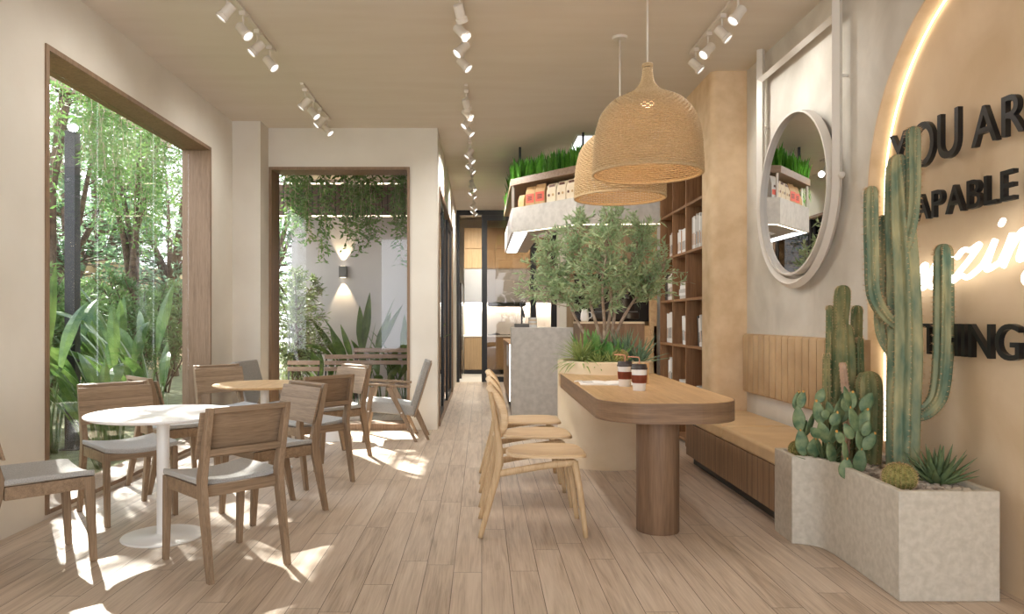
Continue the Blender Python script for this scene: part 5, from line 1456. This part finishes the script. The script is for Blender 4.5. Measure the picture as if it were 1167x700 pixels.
# ------------------------------------------------------------------ outdoors: plants
def broad_leaf_plant(label, x, y, n, Lr, W, seed, azr=(100, 262), mat='banana', cat='plant'):
    g = random.Random(seed); t = thing('bird_of_paradise_plant', label, cat, (x, y, -.06)); st = B(); lf = B()
    for k in range(n):
        az = R(lerp(azr[0], azr[1], (k * .618) % 1)) + g.uniform(-.15, .15); e = g.uniform(1.05, 1.45); Ls = g.uniform(*Lr)
        p0 = Vector((math.cos(az) * .05, math.sin(az) * .05, 0)); hd = Vector((math.cos(az), math.sin(az), 0))
        p1 = p0 + hd * Ls * .35 * math.cos(e) + Vector((0, 0, Ls * .35)); p2 = p0 + hd * Ls * .75 * math.cos(e) + Vector((0, 0, Ls * .62))
        q = smoothpath([p0, p1, p2], 4); st.tube(q, [lerp(.016, .007, i / (len(q) - 1)) for i in range(len(q))], 6)
        strap(lf, p2, az + g.uniform(-.15, .15), e - .05, Ls * .62, W * g.uniform(.75, 1.1), g.uniform(.1, 1.3), n=9, cup=.12, taper=.98, base_w=.25, twist=g.uniform(-.9, .9))
    st.out('stem', 'banana', t, smooth=True, fix=False); lf.out('leaf', mat, t, fix=False, smooth=False)
    return t
spots = [(-3.50, 5.5, 10, (.7, 1.05), .13), (-3.65, 6.2, 12, (.8, 1.6), .14), (-3.45, 6.8, 11, (.6, 1.0), .14), (-3.60, 7.4, 12, (.8, 1.4), .15), (-3.45, 7.95, 10, (.8, 1.3), .14),
         (-4.3, 7.5, 9, (1.1, 1.6), .15), (-4.2, 6.9, 9, (1.0, 1.5), .15), (-3.9, 8.7, 10, (1.0, 1.6), .16), (-4.5, 9.2, 9, (1.1, 1.6), .16)]
names = ['nearest the camera at the window frame', 'second along the window, its tall leaf upright', 'low at the middle of the window', 'tall behind the white table', 'low near the far window jamb',
         'second row, by the far jamb', 'second row, behind the upright leaf', 'beyond the far window jamb', 'deep in the garden past the far jamb']
for i, (x, y, n, lr, w) in enumerate(spots):
    broad_leaf_plant('broad-leaved green plant outside the tall window, ' + names[i], x, y, n, lr, w, 60 + i)
broad_leaf_plant('tall broad-leaved plant under the courtyard wall lamp', -1.85, 11.35, 12, (1.0, 1.45), .17, 80, (185, 355))
broad_leaf_plant('broad-leaved plant against the courtyard wall beside the jamb', -1.15, 11.3, 11, (.8, 1.2), .16, 81, (185, 355))
broad_leaf_plant('short broad-leaved plant in the middle of the courtyard bed', -1.45, 11.0, 11, (.6, .95), .15, 82, (0, 360))
broad_leaf_plant('short broad-leaved plant by the foot of the courtyard shrub', -2.30, 11.1, 10, (.6, .95), .15, 83, (0, 360))

def bush(name, label, x, y, h, r, n, seed, mat, per=16, L_=.10, W=.022, zc=.55, hollow=.3):
    g = random.Random(seed); t = thing(name, label, 'shrub', (x, y, -.06))
    stems = [[(g.gauss(0, .05), g.gauss(0, .05), 0), (g.gauss(0, r * .2), g.gauss(0, r * .2), h * .35), (g.gauss(0, r * .35), g.gauss(0, r * .35), h * .65), (g.gauss(0, r * .4), g.gauss(0, r * .4), h * .92)] for _ in range(6)]
    tips = crown(g, (0, 0, h * zc), (r, r, h * (1 - zc)), n, hollow)
    leafy_tree(t, stems, tips, g, mat, 'darkbark', L_, W, per, .018, .004, spread=.05, leaf_from=.2)
bush('courtyard_shrub', 'tall fine-leaved shrub at the side of the courtyard window', -2.72, 11.0, 2.15, .52, 260, 90, 'shrub', 22, .09, .020)
for i, (x, y, h) in enumerate([(-5.0, 7.4, 1.95), (-5.2, 8.6, 2.05), (-5.4, 9.9, 1.95), (-5.6, 11.2, 2.15), (-5.9, 12.5, 2.05), (-5.9, 13.9, 2.2)]):
    bush('bamboo_shrub', 'dark bamboo-like shrub in the hedge outside the tall window, %s' % ['nearest of the row', 'second of the row', 'third of the row', 'fourth of the row', 'fifth of the row', 'last of the row'][i],
         x, y, h, .62, 230, 100 + i, 'bamboo', 20, .13, .022)
# black post
t = thing('garden_post', 'tall square black steel post outside the tall window', 'post', (-4.28, 7.8, -.06))
b = B(); b.box(-.055, .055, -.055, .055, 0, 3.32); b.out('shaft', 'black', t, bevel=.004)
b = B(); b.box(-.09, .09, -.09, .09, 0, .012); b.out('base_plate', 'black', t)
# trees
def big_tree(label, x, y, h, cr, cz, n, seed, mat='tree', L_=.16, W=.06, per=22, trunk=.11):
    g = random.Random(seed); t = thing('garden_tree', label, 'tree', (x, y, -.06)); stems = []
    for k in range(7):
        a = k * 2.4 + g.random(); rr = cr * g.uniform(.25, .75)
        stems.append([(g.gauss(0, .03), g.gauss(0, .03), 0), (g.gauss(0, .08), g.gauss(0, .08), h * .28), (math.cos(a) * rr * .4, math.sin(a) * rr * .4, h * .5), (math.cos(a) * rr, math.sin(a) * rr, h * g.uniform(.66, .9))])
    tips = crown(g, (0, 0, h * cz), (cr, cr, h * (1 - cz)), n, .3)
    leafy_tree(t, stems, tips, g, mat, 'darkbark', L_, W, per, trunk, .010, spread=.16, leaf_from=.25)
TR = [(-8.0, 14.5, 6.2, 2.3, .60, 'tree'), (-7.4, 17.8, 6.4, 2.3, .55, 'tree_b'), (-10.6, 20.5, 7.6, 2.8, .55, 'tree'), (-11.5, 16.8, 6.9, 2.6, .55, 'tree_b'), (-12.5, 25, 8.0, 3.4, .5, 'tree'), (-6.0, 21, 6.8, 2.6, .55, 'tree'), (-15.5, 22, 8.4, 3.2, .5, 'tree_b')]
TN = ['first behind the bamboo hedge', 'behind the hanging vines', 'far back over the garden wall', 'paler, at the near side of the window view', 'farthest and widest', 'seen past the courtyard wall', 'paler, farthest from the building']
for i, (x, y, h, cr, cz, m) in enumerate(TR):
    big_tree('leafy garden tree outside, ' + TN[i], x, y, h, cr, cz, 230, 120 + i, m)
# shade tree whose crown dapples the sun on the floor
big_tree('slim garden tree close to the house, its crown above the black post', -5.75, 9.7, 7.2, 1.5, .76, 105, 140, 'tree', .13, .05, 20, .07)
big_tree('slim garden tree close to the house, beyond the hanging vines', -5.6, 11.9, 7.2, 1.6, .76, 105, 141, 'tree', .13, .05, 20, .07)

# pergola bar and hanging vines
def vines(name, label, strands, mat, g, L_=.065, W=.026, gap=.028):
    b = B(); s = B()
    for x, y, z0, z1 in strands:
        p = Vector((x, y, z0)); q = [p.copy()]
        while p.z > z1:
            p = p + Vector((g.gauss(0, .008), g.gauss(0, .008), -.05)); q.append(p.copy())
        if len(q) < 3: continue
        s.tube(q, .0025, 4)
        for i in range(len(q) - 1):
            for k in range(2):
                c = q[i].lerp(q[i + 1], g.random()); d = (Vector((g.gauss(0, 1), g.gauss(0, 1), -.5))).normalized()
                add_leaf(b, c, d, L_ * g.uniform(.6, 1.2), W * g.uniform(.7, 1.2), g)
                if g.random() < .5: add_leaf(b, c + d * L_ * .8, (d + rdir(g) * .6).normalized(), L_ * g.uniform(.6, 1.2), W * g.uniform(.7, 1.2), g)
    o = b.out(name, mat, fix=False); tag(o, label, 'vines', kind='stuff')
    st = s.out('vine_stem', 'bark', o, smooth=True, fix=False); st.location = -Vector(o.location) ; 
    return o
g = random.Random(77)
strands = []
for k in range(84):
    x = g.uniform(-2.62, -.72); y = g.uniform(9.75, 10.7); dens = 1
    ln = g.uniform(.5, 1.25) if g.random() < .65 else g.uniform(1.0, 1.45)
    if x > -1.25 and g.random() < .5: y = g.uniform(9.6, 10.0); ln = g.uniform(.5, 1.0)
    strands.append((x, y, 3.5, 3.5 - ln))
vines('hanging_vines', 'curtain of green vines hanging over the courtyard window', strands, 'vine', g, .085, .036)
b = B(); b.box(-2.85, -.70, 9.6, 9.66, 3.42, 3.50); b.box(-2.85, -.70, 10.2, 10.26, 3.42, 3.50); b.box(-2.85, -.70, 10.7, 10.76, 3.42, 3.50)
tag(b.out('courtyard_trellis', 'frame_x'), 'timber trellis bars that carry the courtyard vines', 'trellis')
strands = []
for k in range(110):
    y = g.uniform(7.4, 12.5); x = g.uniform(-4.6, -3.7) - (y - 7.4) * .26; ln = g.uniform(.5, 1.9)
    strands.append((x, y, 4.2, 4.2 - ln))
vines('hanging_vines', 'curtain of green vines hanging outside the tall window beyond the black post', strands, 'vine', g, .075, .030)
b = B()
for x in (-3.9, -4.5, -5.3): b.box(x, x + .06, 7.2, 12.6, 4.18, 4.26)
tag(b.out('garden_trellis', 'frame_y'), 'timber trellis bars that carry the vines outside the tall window', 'trellis')
# ------------------------------------------------------------------ light
w = bpy.data.worlds.new('sky'); SC.world = w; w.use_nodes = True; nt = w.node_tree; nt.nodes.clear(); L = nt.links.new
out = nt.nodes.new('ShaderNodeOutputWorld'); bg = nt.nodes.new('ShaderNodeBackground'); bg.inputs['Strength'].default_value = 4.3
tc = nt.nodes.new('ShaderNodeTexCoord'); sx = nt.nodes.new('ShaderNodeSeparateXYZ'); L(tc.outputs['Generated'], sx.inputs[0])
rp = ramp(nt, [(.0, rgb(206, 208, 210)), (.5, rgb(240, 243, 248)), (.62, rgb(232, 238, 246)), (1.0, rgb(196, 216, 240))])
ma = N(nt, 'MapRange'); ma.inputs['From Min'].default_value = -1; L(sx.outputs['Z'], ma.inputs[0]); L(ma.outputs[0], rp.inputs[0])
L(rp.outputs[0], bg.inputs[0]); L(bg.outputs[0], out.inputs[0])

def lamp(name, kind, loc, energy, color=(1, 1, 1), direction=None, **kw):
    l = bpy.data.lights.new(name, kind); l.energy = energy; l.color = color
    for k, v in kw.items(): setattr(l, k, v)
    o = bpy.data.objects.new(name, l); COL.objects.link(o); o.location = loc
    if direction is not None: o.rotation_euler = Vector(direction).to_track_quat('-Z', 'Y').to_euler()
    return o
SUN = Vector((.54, -.84, -.74))
lamp('sun', 'SUN', (-8, 12, 9), 23.0, (1, .98, .90), SUN, angle=R(.9))
for i, (p, d) in enumerate(SPOTS):
    lamp('spot_beam', 'SPOT', p, (18 if p.y < 9 else 50) * POWER[i], (1, .97, .92), d, spot_size=R(120), spot_blend=1.0, shadow_soft_size=.04)
for y in (4.95, 5.94): lamp('pendant_bulb_light', 'POINT', (1.10, y, 2.62), 5, (1, .74, .50), shadow_soft_size=.06)
lamp('wall_lamp_down', 'SPOT', (-2.22, 11.93, 1.955), 30, (1, .80, .5), (0, .16, -1), spot_size=R(62), spot_blend=.5, shadow_soft_size=.01)
lamp('wall_lamp_up', 'SPOT', (-2.22, 11.93, 2.165), 30, (1, .80, .5), (0, .16, 1), spot_size=R(62), spot_blend=.5, shadow_soft_size=.01)
for x in (.0, 1.2): lamp('kitchen_downlight', 'SPOT', (x, 16.5, 3.7), 260, (1, .95, .82), (0, .2, -1), spot_size=R(140), spot_blend=1, shadow_soft_size=.08)

lamp('under_cabinet_light', 'AREA', (1.0, 18.2, 1.66), 60, (1, .95, .86), (0, .25, -1), shape='RECTANGLE', size=2.8, size_y=.04)
SC.view_settings.view_transform = 'Standard'; SC.view_settings.look = 'None'; SC.view_settings.gamma = 1
SC.view_settings.use_curve_mapping = False; SC.view_settings.exposure = 0.42
c = SC.cycles
c.max_bounces = 10; c.diffuse_bounces = 6; c.glossy_bounces = 4; c.transmission_bounces = 6; c.transparent_max_bounces = 24
c.sample_clamp_indirect = 6; c.use_denoising = True; c.caustics_reflective = False; c.caustics_refractive = False
try: c.use_light_tree = True
except Exception: pass
